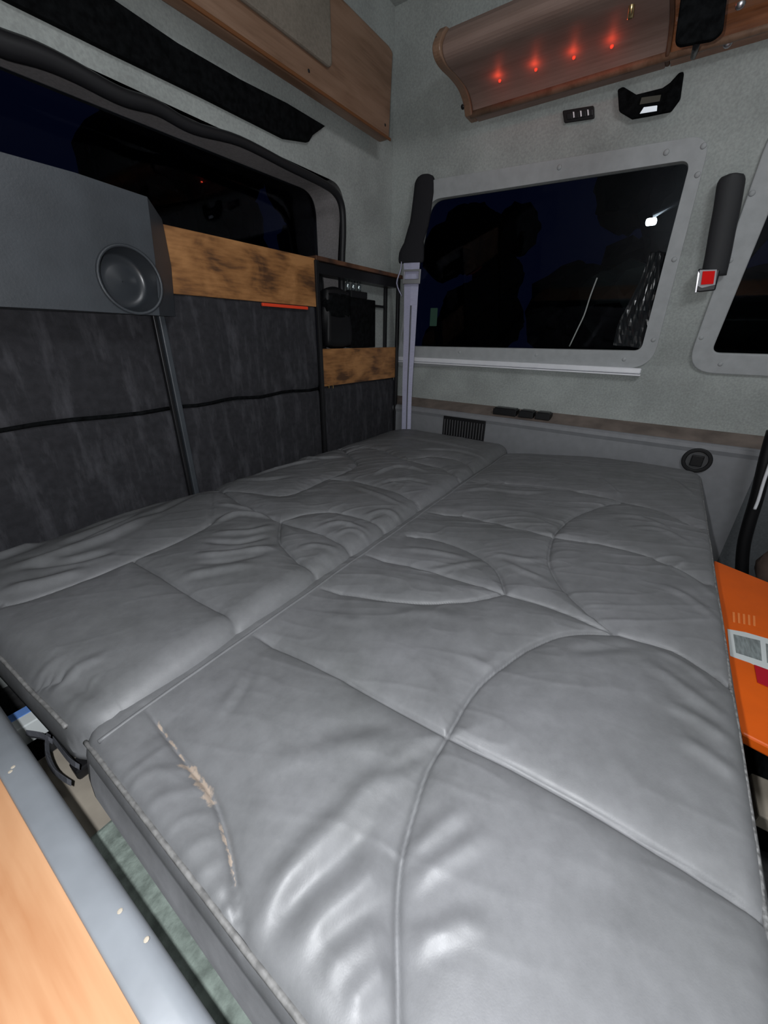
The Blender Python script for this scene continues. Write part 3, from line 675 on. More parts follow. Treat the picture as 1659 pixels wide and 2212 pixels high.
FS = [ # seams of the front cushion
 [(548, 1376), (620, 1405), (760, 1475), (880, 1540), (968, 1588), (1100, 1655), (1300, 1765), (1480, 1870), (1610, 1950), (1660, 1985)],
 [(760, 1196), (800, 1205), (900, 1226), (1000, 1255), (1085, 1281), (1200, 1315), (1335, 1367), (1450, 1400), (1520, 1437), (1575, 1475)],
 [(915, 1104), (1000, 1116), (1080, 1132), (1190, 1158), (1350, 1188), (1450, 1222), (1530, 1256)],
 [(300, 1527), (325, 1545), (400, 1640), (455, 1710), (490, 1810), (515, 1960), (527, 2070)],
 [(1335, 1367), (1270, 1366), (1220, 1372), (1180, 1384), (1130, 1408), (1085, 1438), (1040, 1475), (1005, 1520), (985, 1555), (965, 1590), (925, 1660), (895, 1750), (873, 1830), (862, 1900), (858, 2000), (860, 2120), (862, 2300)],
 [(1340, 1086), (1300, 1094), (1250, 1112), (1215, 1135), (1195, 1160), (1186, 1200), (1190, 1225), (1210, 1260), (1240, 1295), (1285, 1333), (1335, 1367)],
 [(880, 1160), (930, 1163), (1000, 1185), (1050, 1212), (1078, 1240), (1092, 1281)],
 [(695, 1275), (750, 1283), (830, 1295), (900, 1301), (960, 1302), (1020, 1299), (1092, 1281)],
 [(960, 1040), (1050, 1045), (1180, 1052), (1300, 1072), (1352, 1086), (1420, 1102), (1510, 1140)],
]
RS = [ # seams of the rear cushion
 [(-40, 1322), (60, 1302), (180, 1262), (290, 1216), (380, 1178), (455, 1140)],
 [(290, 1216), (350, 1255), (430, 1305), (497, 1345), (512, 1380), (514, 1400)],
 [(440, 1030), (470, 1055), (530, 1098), (605, 1135), (680, 1158), (730, 1180), (762, 1205), (770, 1225)],
 [(607, 1135), (604, 1172), (612, 1190), (650, 1228), (678, 1245), (684, 1270), (686, 1290)],
 [(610, 1134), (660, 1119), (720, 1117), (780, 1128), (815, 1142), (832, 1162), (836, 1180)],
 [(715, 1040), (780, 1050), (850, 1070), (895, 1092), (904, 1112), (908, 1130)],
 [(735, 965), (755, 990), (768, 1013), (700, 1043), (620, 1076), (540, 1068), (470, 1062)],
 [(740, 968), (820, 975), (870, 998), (950, 1018), (985, 1036), (996, 1050), (1000, 1060)],
 [(882, 998), (930, 994), (990, 1002), (1020, 1018), (1030, 1030)],
 [(0, 1482), (100, 1474), (150, 1476), (205, 1510), (258, 1546), (285, 1562)],
]
# wrinkles: pixel path, height, width, both in metres
FW = [
 ([(540, 2045), (600, 1920), (660, 1850), (740, 1775), (800, 1710), (880, 1660)], 0.0055, 0.012),
 ([(620, 2080), (700, 1990), (780, 1920), (850, 1850)], 0.006, 0.012),
 ([(690, 2120), (760, 2060), (840, 2010)], 0.005, 0.011),
 ([(740, 2190), (800, 2120), (850, 2080)], 0.005, 0.010),
 ([(560, 2060), (640, 1950), (740, 1860), (830, 1770)], -0.004, 0.010),
 ([(870, 1860), (940, 1800), (1010, 1750)], 0.003, 0.008),
 ([(868, 1930), (920, 1890), (990, 1850), (1060, 1800)], 0.003, 0.008),
 ([(870, 2060), (930, 2030), (1000, 2005), (1060, 2030)], 0.003, 0.008),
 ([(240, 1700), (300, 1660), (370, 1600)], 0.0012, 0.006),
 ([(260, 1720), (330, 1670), (430, 1660)], 0.0013, 0.007),
 ([(290, 1770), (360, 1720), (450, 1700)], 0.0013, 0.007),
 ([(330, 1820), (400, 1770), (470, 1755)], 0.0012, 0.006),
 ([(370, 1870), (430, 1820), (480, 1800)], 0.0012, 0.006),
 ([(400, 1920), (450, 1870), (495, 1850)], 0.0012, 0.006),
 ([(440, 1960), (470, 1920), (505, 1900)], 0.0012, 0.006),
 ([(470, 1990), (490, 1960), (510, 1940)], 0.002, 0.005),
 ([(470, 1560), (520, 1490), (560, 1420)], 0.002, 0.009),
 ([(640, 1650), (720, 1600), (840, 1560)], -0.003, 0.016),
 ([(560, 1680), (660, 1640), (780, 1610), (860, 1640)], 0.003, 0.016),
 ([(960, 1600), (900, 1640), (820, 1690)], -0.003, 0.008),
 ([(980, 1066), (1060, 1062), (1140, 1070), (1190, 1064)], 0.005, 0.012),
 ([(1000, 1040), (1100, 1050), (1220, 1060)], 0.003, 0.010),
 ([(1290, 1035), (1320, 1060), (1350, 1083)], 0.004, 0.009),
 ([(1400, 1030), (1450, 1045), (1500, 1080)], 0.004, 0.010),
 ([(900, 1235), (980, 1230), (1060, 1215)], 0.003, 0.009),
 ([(860, 1190), (940, 1200), (1020, 1215)], 0.003, 0.009),
 ([(1080, 1215), (1130, 1240), (1190, 1260)], 0.003, 0.008),
 ([(1060, 1200), (1130, 1215), (1180, 1210)], 0.003, 0.008),
 ([(1340, 1150), (1420, 1150), (1500, 1190)], 0.003, 0.009),
 ([(1300, 1120), (1380, 1125), (1460, 1160)], 0.003, 0.009),
 ([(1430, 1215), (1490, 1245), (1540, 1300)], 0.003, 0.009),
 ([(1420, 1270), (1480, 1295), (1550, 1350)], 0.003, 0.009),
 ([(1400, 1400), (1480, 1440), (1560, 1500)], 0.002, 0.008),
 ([(1380, 1430), (1470, 1490), (1580, 1570)], 0.003, 0.010),
 ([(1420, 1520), (1500, 1560), (1590, 1620)], 0.003, 0.010),
 ([(1460, 1600), (1540, 1650), (1600, 1690)], 0.003, 0.010),
 ([(700, 1330), (760, 1350), (800, 1340)], 0.002, 0.012),
 ([(1000, 1420), (1050, 1440), (1090, 1400)], 0.002, 0.01),
 ([(560, 1400), (540, 1470), (490, 1560)], -0.0025, 0.009),
 ([(1220, 1415), (1300, 1408), (1380, 1400)], -0.003, 0.010),
 ([(830, 1340), (920, 1330), (1000, 1345)], 0.002, 0.014),
]
RW = [
 ([(-30, 1215), (40, 1190), (80, 1170)], 0.012, 0.018),
 ([(0, 1245), (120, 1215), (260, 1160), (330, 1120)], 0.010, 0.016),
 ([(50, 1240), (160, 1228), (260, 1200)], -0.008, 0.012),
 ([(0, 1290), (100, 1270), (200, 1240)], 0.007, 0.013),
 ([(130, 1195), (220, 1150), (300, 1110)], -0.010, 0.014),
 ([(150, 1150), (260, 1110), (380, 1065)], 0.007, 0.018),
 ([(300, 1130), (370, 1100), (430, 1060)], -0.006, 0.015),
 ([(457, 1140), (458, 1100), (460, 1060)], -0.003, 0.007),
 ([(455, 1145), (520, 1122), (600, 1128)], 0.008, 0.011),
 ([(460, 1165), (540, 1165), (600, 1145)], 0.005, 0.010),
 ([(470, 1100), (520, 1105), (560, 1112)], 0.005, 0.009),
 ([(420, 1215), (500, 1215), (605, 1195)], 0.007, 0.011),
 ([(390, 1260), (470, 1250), (560, 1240)], 0.005, 0.012),
 ([(440, 1185), (520, 1190), (590, 1170)], -0.005, 0.009),
 ([(420, 1235), (500, 1232), (580, 1215)], -0.004, 0.009),
 ([(780, 1130), (830, 1118), (880, 1140)], 0.004, 0.010),
 ([(680, 1155), (740, 1145), (800, 1165)], 0.004, 0.009),
 ([(720, 1170), (760, 1160), (800, 1175)], 0.003, 0.008),
 ([(640, 1200), (690, 1195), (740, 1205)], 0.003, 0.009),
 ([(540, 1030), (620, 1010), (700, 1000)], 0.008, 0.012),
 ([(480, 1030), (560, 1045), (640, 1040)], -0.007, 0.012),
 ([(640, 985), (690, 998), (750, 992)], 0.008, 0.010),
 ([(700, 975), (750, 980), (800, 970)], -0.006, 0.010),
 ([(800, 1040), (860, 1020), (930, 1035)], 0.007, 0.010),
 ([(820, 1055), (880, 1050), (930, 1060)], -0.006, 0.010),
 ([(760, 1060), (820, 1085), (880, 1110)], 0.004, 0.010),
 ([(900, 980), (980, 985), (1050, 1000)], 0.006, 0.010),
 ([(860, 950), (940, 965), (1040, 985)], 0.006, 0.012),
 ([(120, 1500), (170, 1460), (240, 1440)], 0.003, 0.008),
 ([(60, 1480), (110, 1450), (150, 1440)], 0.002, 0.007),
 ([(150, 1540), (200, 1490), (230, 1480)], 0.0012, 0.006),
]
WEAR = [([(395, 1650), (415, 1662), (440, 1692), (452, 1725)], 0.0075), ([(470, 1770), (490, 1830), (505, 1900)], 0.0022), ([(340, 1560), (400, 1640)], 0.002)]

def spaced(L, r, step):
    a = [r * (1 - math.cos(t)) for t in np.linspace(0, math.pi / 2, 9)]
    n = max(2, int((L - 2 * r) / step)); mid = list(np.linspace(r, L - r, n + 1))[1:-1]
    return np.array(a + mid + [L - v for v in reversed(a)])
def cushion(name, parent, Lx, Ly, mapf, ztop, seams, wr, re, thick, seed, crumple, crx=1.0, pil=0.016, step=0.0025, rc_=0.03, adir=-0.75, sl=1.0, under=((0.25, 0.006), (0.5, 0.008), (0.75, 0.004), (0.92, -0.006), (1.0, -0.03))):
    us, vs = spaced(Lx, re, step), spaced(Ly, re, step)
    U, W = np.meshgrid(us, vs); X, Y = mapf(U, W)
    cr_ = rc_ if not callable(rc_) else rc_(U)
    # rounded rectangle distance
    hx, hy = Lx / 2, Ly / 2
    qx, qy = np.abs(U - hx) - (hx - cr_), np.abs(W - hy) - (hy - cr_)
    sd = np.hypot(np.maximum(qx, 0), np.maximum(qy, 0)) + np.minimum(np.maximum(qx, qy), 0) - cr_
    out = sd > 0
    # pull points outside the rounded corners back to the border
    ang = np.hypot(np.maximum(qx, 0), np.maximum(qy, 0)) + 1e-9
    f_ = np.where(out, cr_ / ang, 1.0)
    U2 = np.where(out, hx + np.sign(U - hx) * ((hx - cr_) + np.maximum(qx, 0) * f_), U); W2 = np.where(out, hy + np.sign(W - hy) * ((hy - cr_) + np.maximum(qy, 0) * f_), W)
    X, Y = mapf(U2, W2); de = np.clip(-sd, 0, None)
    k = np.clip(1 - de / re, 0, 1); edge = re * (1 - np.sqrt(np.clip(1 - k * k, 0, 1)))
    Z = ztop(X, Y)
    lines = [bedline(s, 5) for s in seams]
    dmin = np.full(X.shape, 9.0); groove = np.zeros(X.shape)
    for l in lines:
        d, _, _ = dist_poly(X, Y, l); dmin = np.minimum(dmin, d)
    far = np.clip(X / 1.7, 0.25, 1)
    puff = pil * (0.62 * (1 - np.exp(-dmin / 0.045)) + 0.38 * (1 - np.exp(-dmin / 0.011))) - 0.0038 * np.exp(-(dmin / 0.003) ** 2)
    sealev = np.clip(1.15 - np.abs(Y - 0.515) / 0.06, 0, 1); puff = puff + (pil - puff) * np.maximum(0.45 * np.clip(1 - de / 0.03, 0, 1), sealev * sl); infl = np.clip(de / 0.18, 0, 1); Z = Z + puff + 0.006 * (1 - (1 - infl) ** 2)
    for px, amp, sg in wr:
        l = bedline(px, 5); d, t, s = dist_poly(X, Y, l)
        taper = np.clip(np.sin(np.pi * np.clip(t, 0.02, 0.98)) * 1.4, 0, 1)
        prof_ = np.exp(-(d / sg) ** 2) - 0.2 * np.exp(-((d - 1.8 * sg) / (sg * 0.9)) ** 2)
        Z += amp * taper * prof_
    # loose leather crumple, stronger close to seams
    near = 0.35 + 0.65 * np.exp(-dmin / 0.05)
    w1 = vnoise(X * 6 + 3, Y * 6 + 5, seed); w2 = vnoise(X * 5, Y * 5, seed + 1)
    a = X * math.cos(adir) + Y * math.sin(adir); b = -X * math.sin(adir) + Y * math.cos(adir); crumple = crumple * (0.35 + 0.75 * np.clip((X - 0.35) / 0.7, 0, 1))
    n1 = 1 - np.abs(2 * vnoise(a * 7 * crx + w1 * 1.6 + 10, b * 24 + w2 * 2 + 10, seed + 2) - 1)
    n2 = 1 - np.abs(2 * vnoise(a * 17 + w2 * 2 + 10, b * 46 + w1 * 2.5 + 10, seed + 3) - 1)
    n3 = vnoise(X * 9 + 20, Y * 9 + 20, seed + 4)
    fade = np.clip(de / 0.014, 0, 1); fade = fade * fade * (3 - 2 * fade)
    Z += crumple * near * (n1 ** 3 * 0.0036 + n2 ** 3 * 0.0014) + n3 * 0.004
    base = ztop(X, Y) + pil * 0.8; Z = base + (Z - base) * fade
    Z -= edge
    nv, nu = X.shape; border = []
    border += [(0, i) for i in range(nu)] + [(j, nu - 1) for j in range(1, nv)] + [(nv - 1, i) for i in range(nu - 2, -1, -1)] + [(j, 0) for j in range(nv - 2, 0, -1)]
    co = np.stack([X, Y, Z], -1).reshape(-1, 3); verts = [tuple(c) for c in co]; faces = []
    for j in range(nv - 1):
        for i in range(nu - 1):
            a_ = j * nu + i; faces.append((a_, a_ + 1, a_ + nu + 1, a_ + nu))
    cxm, cym = X.mean(), Y.mean(); prevr = [j * nu + i for j, i in border]
    ring0 = co[prevr]
    # outward directions from neighbours
    nb_ = len(prevr); outd = []
    for q in range(nb_):
        p_, n_2 = ring0[(q - 3) % nb_], ring0[(q + 3) % nb_]; tx, ty = n_2[0] - p_[0], n_2[1] - p_[1]; l_ = math.hypot(tx, ty) or 1; outd.append((ty / l_, -tx / l_))
    for fr, bul in under:
        start = len(verts)
        for q in range(nb_):
            c = ring0[q]; verts.append((c[0] + outd[q][0] * bul, c[1] + outd[q][1] * bul, c[2] - (thick - re) * fr))
        for q in range(nb_):
            q2 = (q + 1) % nb_; faces.append((prevr[q], start + q, start + q2, prevr[q2]) if False else (prevr[q2], prevr[q], start + q, start + q2))
        prevr = list(range(start, start + nb_))
    faces.append(tuple(prevr))
    me = bpy.data.meshes.new(name); me.from_pydata(verts, [], faces); me.validate(); me.update()
    at = me.attributes.new('wear', 'FLOAT', 'POINT'); wv = np.zeros(len(me.vertices)); ww_ = np.zeros(X.shape)
    for px, sg in WEAR:
        d, t, s = dist_poly(X, Y, bedline(px, 5)); ww_ = np.maximum(ww_, np.exp(-(d / sg) ** 2))
    wv[:X.size] = ww_.reshape(-1); at.data.foreach_set('value', wv.astype(np.float32))
    o = link(name, me, M['leather'], parent, True)
    return o, (X, Y, Z)
bed = empty('sofa_bed', (0.9, 0.6, 0.0)); tag(bed, 'sofa folded flat into a grey leather bed with curved quilted seams', 'sofa bed')
Lf, Wf = 1.74, 0.745
def mapF(u, v):
    k = np.clip(v / 0.70, 0, 1)  # 0 at the aisle edge, 1 at the fold
    x = 0.045 + 0.004 * k + u
    x = x + 0.10 * np.clip(u / Lf, 0, 1) ** 6 * np.sin(np.pi * np.clip(v / 0.70, 0, 1)) * 1.0 - 0.0 * k
    y = -0.197 + v
    return x, y
oF, gF = cushion('seat_cushion', bed, Lf, Wf, mapF, lambda X, Y: CAMZ - 0.472 - 0.0714 * Y, FS, FW, 0.030, 0.155, 11, 1.0, pil=0.015, rc_=0.045, adir=-1.25)
Lr, Wr = 1.80, 0.775
def mapR(u, v):
    k = v / Wr
    return 0.045 + u * (1 + 0.075 * k) - 0.045 * k, 0.497 + v + 0.03 * np.clip(u / Lr, 0, 1) * (1 - k)
def zR(X, Y):
    t = np.clip((Y - 0.5) / 0.8, 0, 1)
    return CAMZ - 0.484 + 0.003 * np.sin(np.pi * t) - 0.018 * t - 0.05 * np.clip((t - 0.72) / 0.28, 0, 1) ** 2
oR, gR = cushion('back_cushion', bed, Lr, Wr, mapR, zR, RS, RW, 0.058, 0.098, 23, 0.95, pil=0.017, rc_=0.06, sl=0.5, under=((0.25, 0.001), (0.5, -0.006), (0.75, -0.018), (0.92, -0.034), (1.0, -0.055)))
# piping sewn along the edges (sub-parts of each cushion)
def surf(g, x, y):
    X, Y, Z = g; i = np.argmin((X - x) ** 2 + (Y - y) ** 2); return float(Z.reshape(-1)[i])
def piping(parent, g, mp, uv, r, m, dz=0.0, name='piping'):
    pts = []
    for u, v in uv:
        x, y = mp(np.array(u), np.array(v)); x, y = float(x), float(y); pts.append(V((x, y, surf(g, x, y) + dz)))
    # smooth heights
    zs_ = [p.z for p in pts]
    for i in range(len(pts)): pts[i].z = sum(zs_[max(0, i - 2):i + 3]) / len(zs_[max(0, i - 2):i + 3])
    return tube(name, pts, r, m, parent, 8)
lin = lambda a, b, n: [a + (b - a) * i / n for i in range(n + 1)]
piping(oF, gF, mapF, [(0.008, v) for v in lin(0.015, 0.72, 80)], 0.0030, M['thread'])
piping(oF, gF, mapF, [(u, 0.010) for u in lin(0.02, Lf - 0.05, 160)], 0.0024, M['stitch'])
piping(oR, gR, mapR, [(0.008, v) for v in lin(0.06, Wr - 0.06, 70)], 0.0030, M['thread'])
piping(oR, gR, mapR, [(u, 0.0035) for u in lin(0.06, Lr - 0.06, 160)], 0.0020, M['thread'], -0.002)
pts = []
for u in lin(0.02, Lr - 0.12, 200):
    x, y = mapR(np.array(u), np.array(0.0)); x, y = float(x), float(y) - 0.004; pts.append(V((x, y, surf(gF, x, y) - 0.0008)))
zs_ = [p.z for p in pts]
for i in range(len(pts)): pts[i].z = sum(zs_[max(0, i - 3):i + 4]) / len(zs_[max(0, i - 3):i + 4])
tube('welt', pts, 0.0030, M['leather'], oR, 8)
# base frame and straps
box('bed_base', 0.12, 1.86, -0.10, 1.20, 0.02, 0.29, M['black_fabric'], bed, 0.01)
box('hinge_bar', 0.04, 0.12, 0.60, 0.63, 0.305, 0.325, M['steel_dark'], bed, 0.004)
for pxs in ([(105, 1590), (102, 1625), (118, 1665), (150, 1690)], [(118, 1598), (150, 1640), (168, 1655)], [(60, 1585), (90, 1590), (110, 1600)]):
    bm = bmesh.new(); pts = catmull([PZ(x, y, 0.36) for x, y in pxs], 5)
    ribbon(bm, pts, [0.02] * len(pts), V((0, 0, 1)), 0.006, V((1, 0, 0))); from_bm('loop_strap', bm, M['belt_dark'], bed, bevel=0.001)

# ------------------------------------------------------------ near side: armrest counter, carpeted box
ar = empty('side_counter', (-0.2, 0.3, 0.50)); ar.location = (-0.2, 0.3, 0.5); tag(ar, 'orange wood counter with a rounded grey edge beside the bed', 'counter')
zc = 0.50
box('counter_top', -0.42, -0.014, -0.6, 1.25, zc - 0.03, zc - 0.003, M['armrest'], ar, 0.002)
bm = bmesh.new()
pr = fillet([V((-0.014, -0.6, zc - 0.036)), V((-0.014, -0.6, zc + 0.002)), V((0.016, -0.6, zc + 0.002)), V((0.018, -0.6, zc - 0.036))], [0, 0.004, 0.014, 0.004], 5)
add_prism(bm, [p - V((0.003, 0, 0)) for p in pr], V((0, 1.85, 0))); from_bm('edge_trim', bm, M['edge'], ar, True)
box('counter_side', -0.42, -0.034, -0.6, 1.25, 0.0, zc - 0.032, M['trim_dark'], ar)
for x, y in ((34, 1665), (262, 1978), (318, 2043), (40, 1655)):
    p = PZ(x, y, zc + 0.0022)
    if True: bm = bmesh.new(); dome(bm, p, V((0, 0, 1)), 0.0022, 0.0006, 8, 2); from_bm('paint_fleck', bm, M['beige'], ar)
ar.rotation_euler.z = 0.02
tag(box('carpeted_sill', -0.028, 0.056, -0.6, 0.47, 0.20, 0.35, M['carpet'], None, 0.006), 'green grey carpeted sill in the gap between counter and bed', 'sill')
bx = empty('small_carton', tuple(PZ(30, 1550, 0.301))); tag(bx, 'small white and blue carton in the gap beside the bed', 'carton')
c0 = PZ(36, 1560, 0.34)
box('carton_body', c0.x - 0.010, c0.x + 0.03, c0.y - 0.02, c0.y + 0.025, 0.3005, 0.34, M['label'], bx, 0.002)
box('carton_band', c0.x - 0.011, c0.x + 0.031, c0.y + 0.006, c0.y + 0.026, 0.302, 0.341, M['blue'], bx, 0.001)
tag(box('gap_shelf', -0.022, 0.115, 0.475, 0.70, 0.24, 0.30, M['beige'], None, 0.004), 'beige shelf board low in the gap left of the bed', 'shelf')

# ------------------------------------------------------------ aisle side: orange box and bits
ZO = 0.33
ob = empty('orange_box', tuple(PZ(1610, 1400, ZO) - V((0, 0, 0.12)))); tag(ob, 'bright orange flat box with a white label beside the bed', 'box')
oc = [PZ(1543, 1210, ZO), PZ(1662, 1258, ZO), PZ(1800, 1330, ZO), PZ(1830, 1700, ZO), PZ(1659, 1612, ZO), PZ(1602, 1583, ZO), PZ(1560, 1500, ZO), PZ(1530, 1350, ZO)]
oc = [p for p in oc]
for p in oc: p.y = min(p.y, -0.205)
box('box_lower', oc[1].x + 0.02, 1.15, -0.72, -0.45, 0.001, ZO - 0.025, M['plastic_black'], ob) if False else None
prism('box_body', oc, (0, 0, -0.022), M['orange'], ob, bevel=0.004)
def dec(name, px, z, m): return prism(name, [PZ(x, y, ZO + z) for x, y in px], (0, 0, 0.0006), m, ob)
lb = dec('label', ((1571, 1359), (1610, 1366), (1665, 1382), (1800, 1420), (1810, 1500), (1660, 1452), (1620, 1432), (1577, 1417)), 0.0004, M['label'])
prism('label_print', [PZ(x, y, ZO + 0.0012) for x, y in ((1584, 1370), (1642, 1384), (1646, 1428), (1590, 1410))], (0, 0, 0.0004), M['label_grey'], lb)
prism('label_print', [PZ(x, y, ZO + 0.0012) for x, y in ((1654, 1390), (1720, 1408), (1724, 1450), (1657, 1432))], (0, 0, 0.0004), M['label_grey'], lb)
dec('red_label', ((1629, 1436), (1700, 1462), (1706, 1505), (1636, 1474)), 0.0014, M['label_red'])
for i in range(5):
    x = 1582 + i * 11
    dec('faint_print', ((x, 1322 + i * 2), (x + 5, 1323 + i * 2), (x + 6, 1345 + i * 2), (x + 1, 1344 + i * 2)), 0.0004, M['orange_print'])
# black bag under the box and timber ends
p = PZ(1650, 1640, 0.14)
tag(lump('black_bag', V((p.x + 0.04, p.y - 0.09, 0.153)), 0.16, 0.13, 0.146, M['black_fabric'], 9), 'black soft bag on the floor in front of the orange box', 'bag')
tg = PZ(1650, 1720, 0.20)
tag(prism('timber_offcut', [PZ(1622, 1668, 0.2), PZ(1640, 1760, 0.2), PZ(1720, 1800, 0.2), PZ(1700, 1700, 0.2)], (0, 0, -0.03), M['beige'], None, 0.003), 'pale board offcut at the bed side near the right edge', 'board')
# dark sliding-door post with a pale tube imitating its highlight, and brown cushion
dp = empty('belt_stalk', tuple(PX(1610, 1180, 1.86))); tag(dp, 'black stalk with a worn pale edge at the end of the side panel', 'stalk')
tube('stalk_body', catmull([PX(x, y, 1.86) for x, y in ((1672, 930), (1655, 990), (1636, 1070), (1618, 1130), (1606, 1180), (1602, 1240), (1604, 1300))], 4), 0.020, M['plastic_black'], dp)
tube('pale_edge', catmull([PX(x, y, 1.83) for x, y in ((1664, 1000), (1650, 1040), (1638, 1080), (1630, 1100))], 4), 0.005, M['white_plastic'], dp)
p = PX(1665, 1195, 1.80)
tag(lump('brown_cushion', V((1.78, p.y - 0.12, p.z - 0.04)), 0.06, 0.12, 0.12, mat('brown_cushion_cloth', (0.11, 0.075, 0.06), 0.8, noise=0.2, bump=0.3), 12, None, 0.8), 'brown rounded cushion at the right edge behind the orange box', 'cushion')

# ------------------------------------------------------------ torn film in the side window
def film(name, pxs, label, amp, parent=None):
    n, m_ = 24, 14; vs = []; fs = []; rs = random.Random(len(pxs))
    L = catmull([S(a, b, -0.008) for a, b, c, d in pxs], 5); Rr = catmull([S(c, d, -0.008) for a, b, c, d in pxs], 5)
    for i, (a, b) in enumerate(zip(L, Rr)):
        for j in range(m_ + 1):
            t = j / m_; q = a.lerp(b, t)
            k = 1.4 * math.sin(i * 0.35 + j * 0.5) + rs.uniform(-0.9, 0.9) * (0.3 if (i * 7 + j * 3) % 5 else 1)
            vs.append(q + SN * amp * k * 0.5)
    for i in range(len(L) - 1):
        for j in range(m_): a = i * (m_ + 1) + j; fs.append((a, a + 1, a + m_ + 2, a + m_ + 1))
    me = bpy.data.meshes.new(name); me.from_pydata([tuple(v) for v in vs], [], fs)
    o = link(name, me, M['film'], parent, False); s = o.modifiers.new('s', 'SOLIDIFY'); s.thickness = 0.0006
    return o
tag(film('window_film', [(1405, 545, 1437, 545), (1385, 600, 1424, 600), (1355, 660, 1408, 660), (1335, 700, 1400, 710), (1325, 745, 1385, 752)], '', 0.007), 'crumpled dark film peeling in the lower right of the window', 'film')
tag(tube('loose_strand', catmull([S(x, y, -0.012) for x, y in ((1290, 600), (1275, 640), (1262, 680), (1248, 710), (1230, 748))], 4), 0.0028, M['trim']), 'thin pale strand hanging down inside the side window', 'strand')  # pale tube added along the streak in the window glass

# ------------------------------------------------------------ outside at night
tag(box('ground', -30, 40, -30, 40, -0.75, -0.7, M['asphalt']), kind='structure')
def tree(x, y, h, r, seed, label):
    t = empty('tree', (x, y, -0.7)); tag(t, label, 'tree', 'dark trees outside the van')
    tube('trunk', [V((x, y, -0.7)), V((x + 0.1, y, h * 0.4)), V((x, y + 0.1, h * 0.7))], [0.22, 0.16, 0.08], M['bark'], t)
    rs = random.Random(seed); bm = bmesh.new()
    for k in range(22):
        a = rs.uniform(0, 6.28); q = rs.uniform(0, 1) ** 0.5 * r; z = rs.uniform(0.12, 1) * h
        s = rs.uniform(0.35, 0.6) * r; m_ = Matrix.Translation((x + q * math.cos(a), y + q * math.sin(a), z))
        g = bmesh.ops.create_icosphere(bm, subdivisions=3, radius=s, matrix=m_)
        for v in g['verts']: v.co += V((rs.uniform(-1, 1), rs.uniform(-1, 1), rs.uniform(-1, 1))) * s * 0.12
    from_bm('foliage', bm, M['foliage'], t)
for k, (x, y, h, r, lab) in enumerate((
    (8.6, 13.6, 8, 2.0, 'dark tree beyond the middle of the rear window'), (14.8, 13.8, 8, 1.9, 'dark tree behind the right part of the rear window'), (5.2, 8.3, 6.5, 1.1, 'dark tree at the left of the rear window'),
    (9.5, 0.6, 7, 1.7, 'dark tree outside behind the middle of the first side window'), (13.0, -5.6, 7, 2.0, 'dark tree outside the second side window'), (11.5, 4.9, 3.6, 1.1, 'low dark tree outside behind the left of the side window'))):
    tree(x, y, h, r, k + 3, lab)
LXp = 7.2; lp = PX(1406, 482, LXp)
sl = empty('street_lamp', (lp.x, lp.y - 1.0, -0.7)); tag(sl, 'lit street lamp outside the first side window', 'street lamp')  # added lamp standing in for a light reflection on the window glass
box('lamp_head', lp.x - 0.06, lp.x + 0.06, lp.y - 0.06, lp.y + 0.06, lp.z - 0.02, lp.z + 0.05, M['lamp'], sl, 0.02)
tube('pole', [V((lp.x, lp.y - 1.0, -0.7)), V((lp.x, lp.y - 1.0, lp.z + 0.2)), V((lp.x, lp.y - 0.5, lp.z + 0.3)), V((lp.x, lp.y, lp.z + 0.08))], 0.03, M['steel_dark'], sl)
sp = PX(936, 686, 9.0); sg_ = empty('road_sign', (sp.x, sp.y, -0.7)); tag(sg_, 'small dim green sign on a post outside the side window', 'sign')
box('sign_plate', sp.x, sp.x + 0.03, sp.y - 0.09, sp.y + 0.09, sp.z - 0.18, sp.z + 0.2, M['sign'], sg_, 0.01)
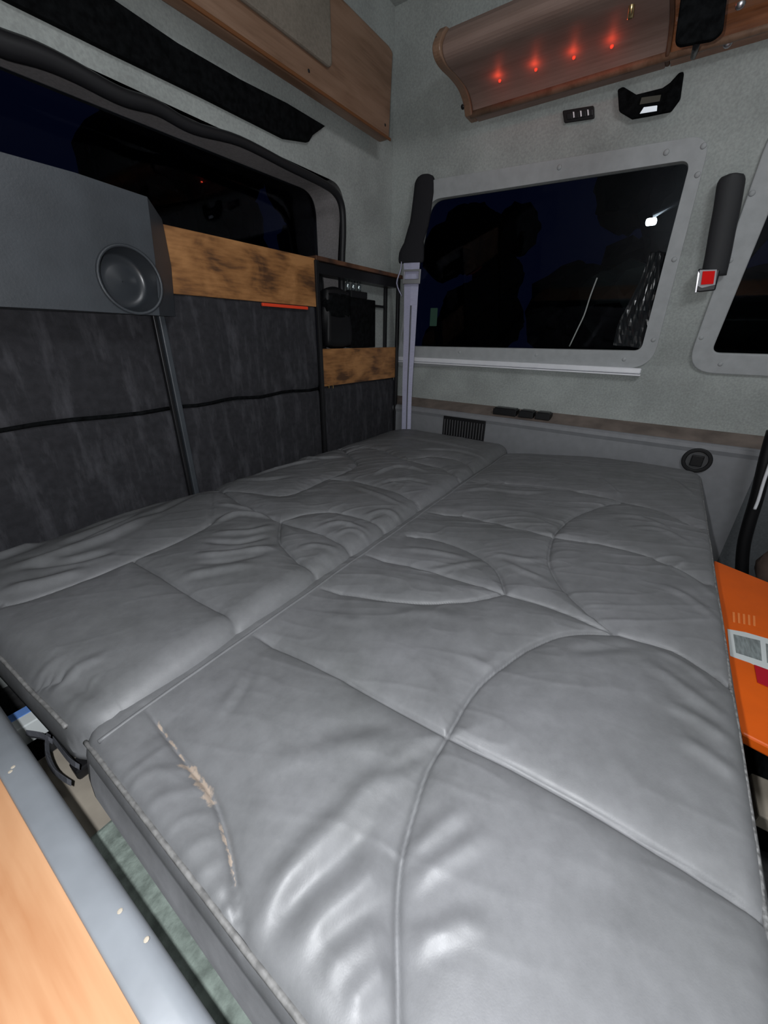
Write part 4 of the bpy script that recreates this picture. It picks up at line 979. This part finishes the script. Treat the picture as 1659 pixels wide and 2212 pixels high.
box('post', sp.x + 0.031, sp.x + 0.06, sp.y - 0.02, sp.y + 0.02, -0.7, sp.z + 0.1, M['bark'], sg_)

# ------------------------------------------------------------ light and camera
w = bpy.data.worlds.new('night'); bpy.context.scene.world = w; w.use_nodes = True
w.node_tree.nodes['Background'].inputs[0].default_value = (0.06, 0.10, 0.42, 1); w.node_tree.nodes['Background'].inputs[1].default_value = 0.035
def area(name, loc, target, size, energy, col):
    l = bpy.data.lights.new(name, 'AREA'); l.shape = 'DISK'; l.size = size; l.energy = energy; l.color = col
    o = bpy.data.objects.new(name, l); C.objects.link(o); o.location = loc; o.rotation_euler = (V(target) - V(loc)).to_track_quat('-Z', 'Y').to_euler(); return o
fl_ = bpy.data.lights.new('flash', 'POINT'); fl_.energy = 27; fl_.shadow_soft_size = 0.006; fl_.color = (0.95, 0.97, 1.0)
fo = bpy.data.objects.new('flash', fl_); C.objects.link(fo); fo.location = (-0.03, 0.035, CAMZ + 0.02)
area('ceiling_glow', (0.55, -0.55, 2.08), (0.9, 0.3, 0.4), 0.7, 15, (0.95, 0.97, 1.0))  # unseen fill light added under the ceiling to lift the ambient level
cl = empty('dome_lamp', (0.55, -0.55, 2.13)); tag(cl, 'round white dome lamp on the ceiling towards the front', 'lamp')
prism('lamp_base', disc_pts(V((0.55, -0.55, 2.14)), V((0, 0, -1)), 0.3, 32), (0, 0, -0.03), M['white_plastic'], cl)

cam = bpy.data.cameras.new('camera'); co_ = bpy.data.objects.new('camera', cam); C.objects.link(co_); bpy.context.scene.camera = co_
right, up, fwd = V(R[:, 0]), V(R[:, 1]), V(R[:, 2])
m4 = Matrix(((right.x, up.x, -fwd.x), (right.y, up.y, -fwd.y), (right.z, up.z, -fwd.z))).to_4x4(); m4.translation = CAM
co_.matrix_world = m4
cam.sensor_fit = 'VERTICAL'; cam.sensor_height = 36; cam.lens = F / 2212 * 36; cam.clip_start = 0.01; cam.clip_end = 200
vs_ = bpy.context.scene.view_settings; vs_.view_transform = 'Standard'; vs_.look = 'None'; vs_.gamma = 1; vs_.exposure = 0.0; vs_.use_curve_mapping = False
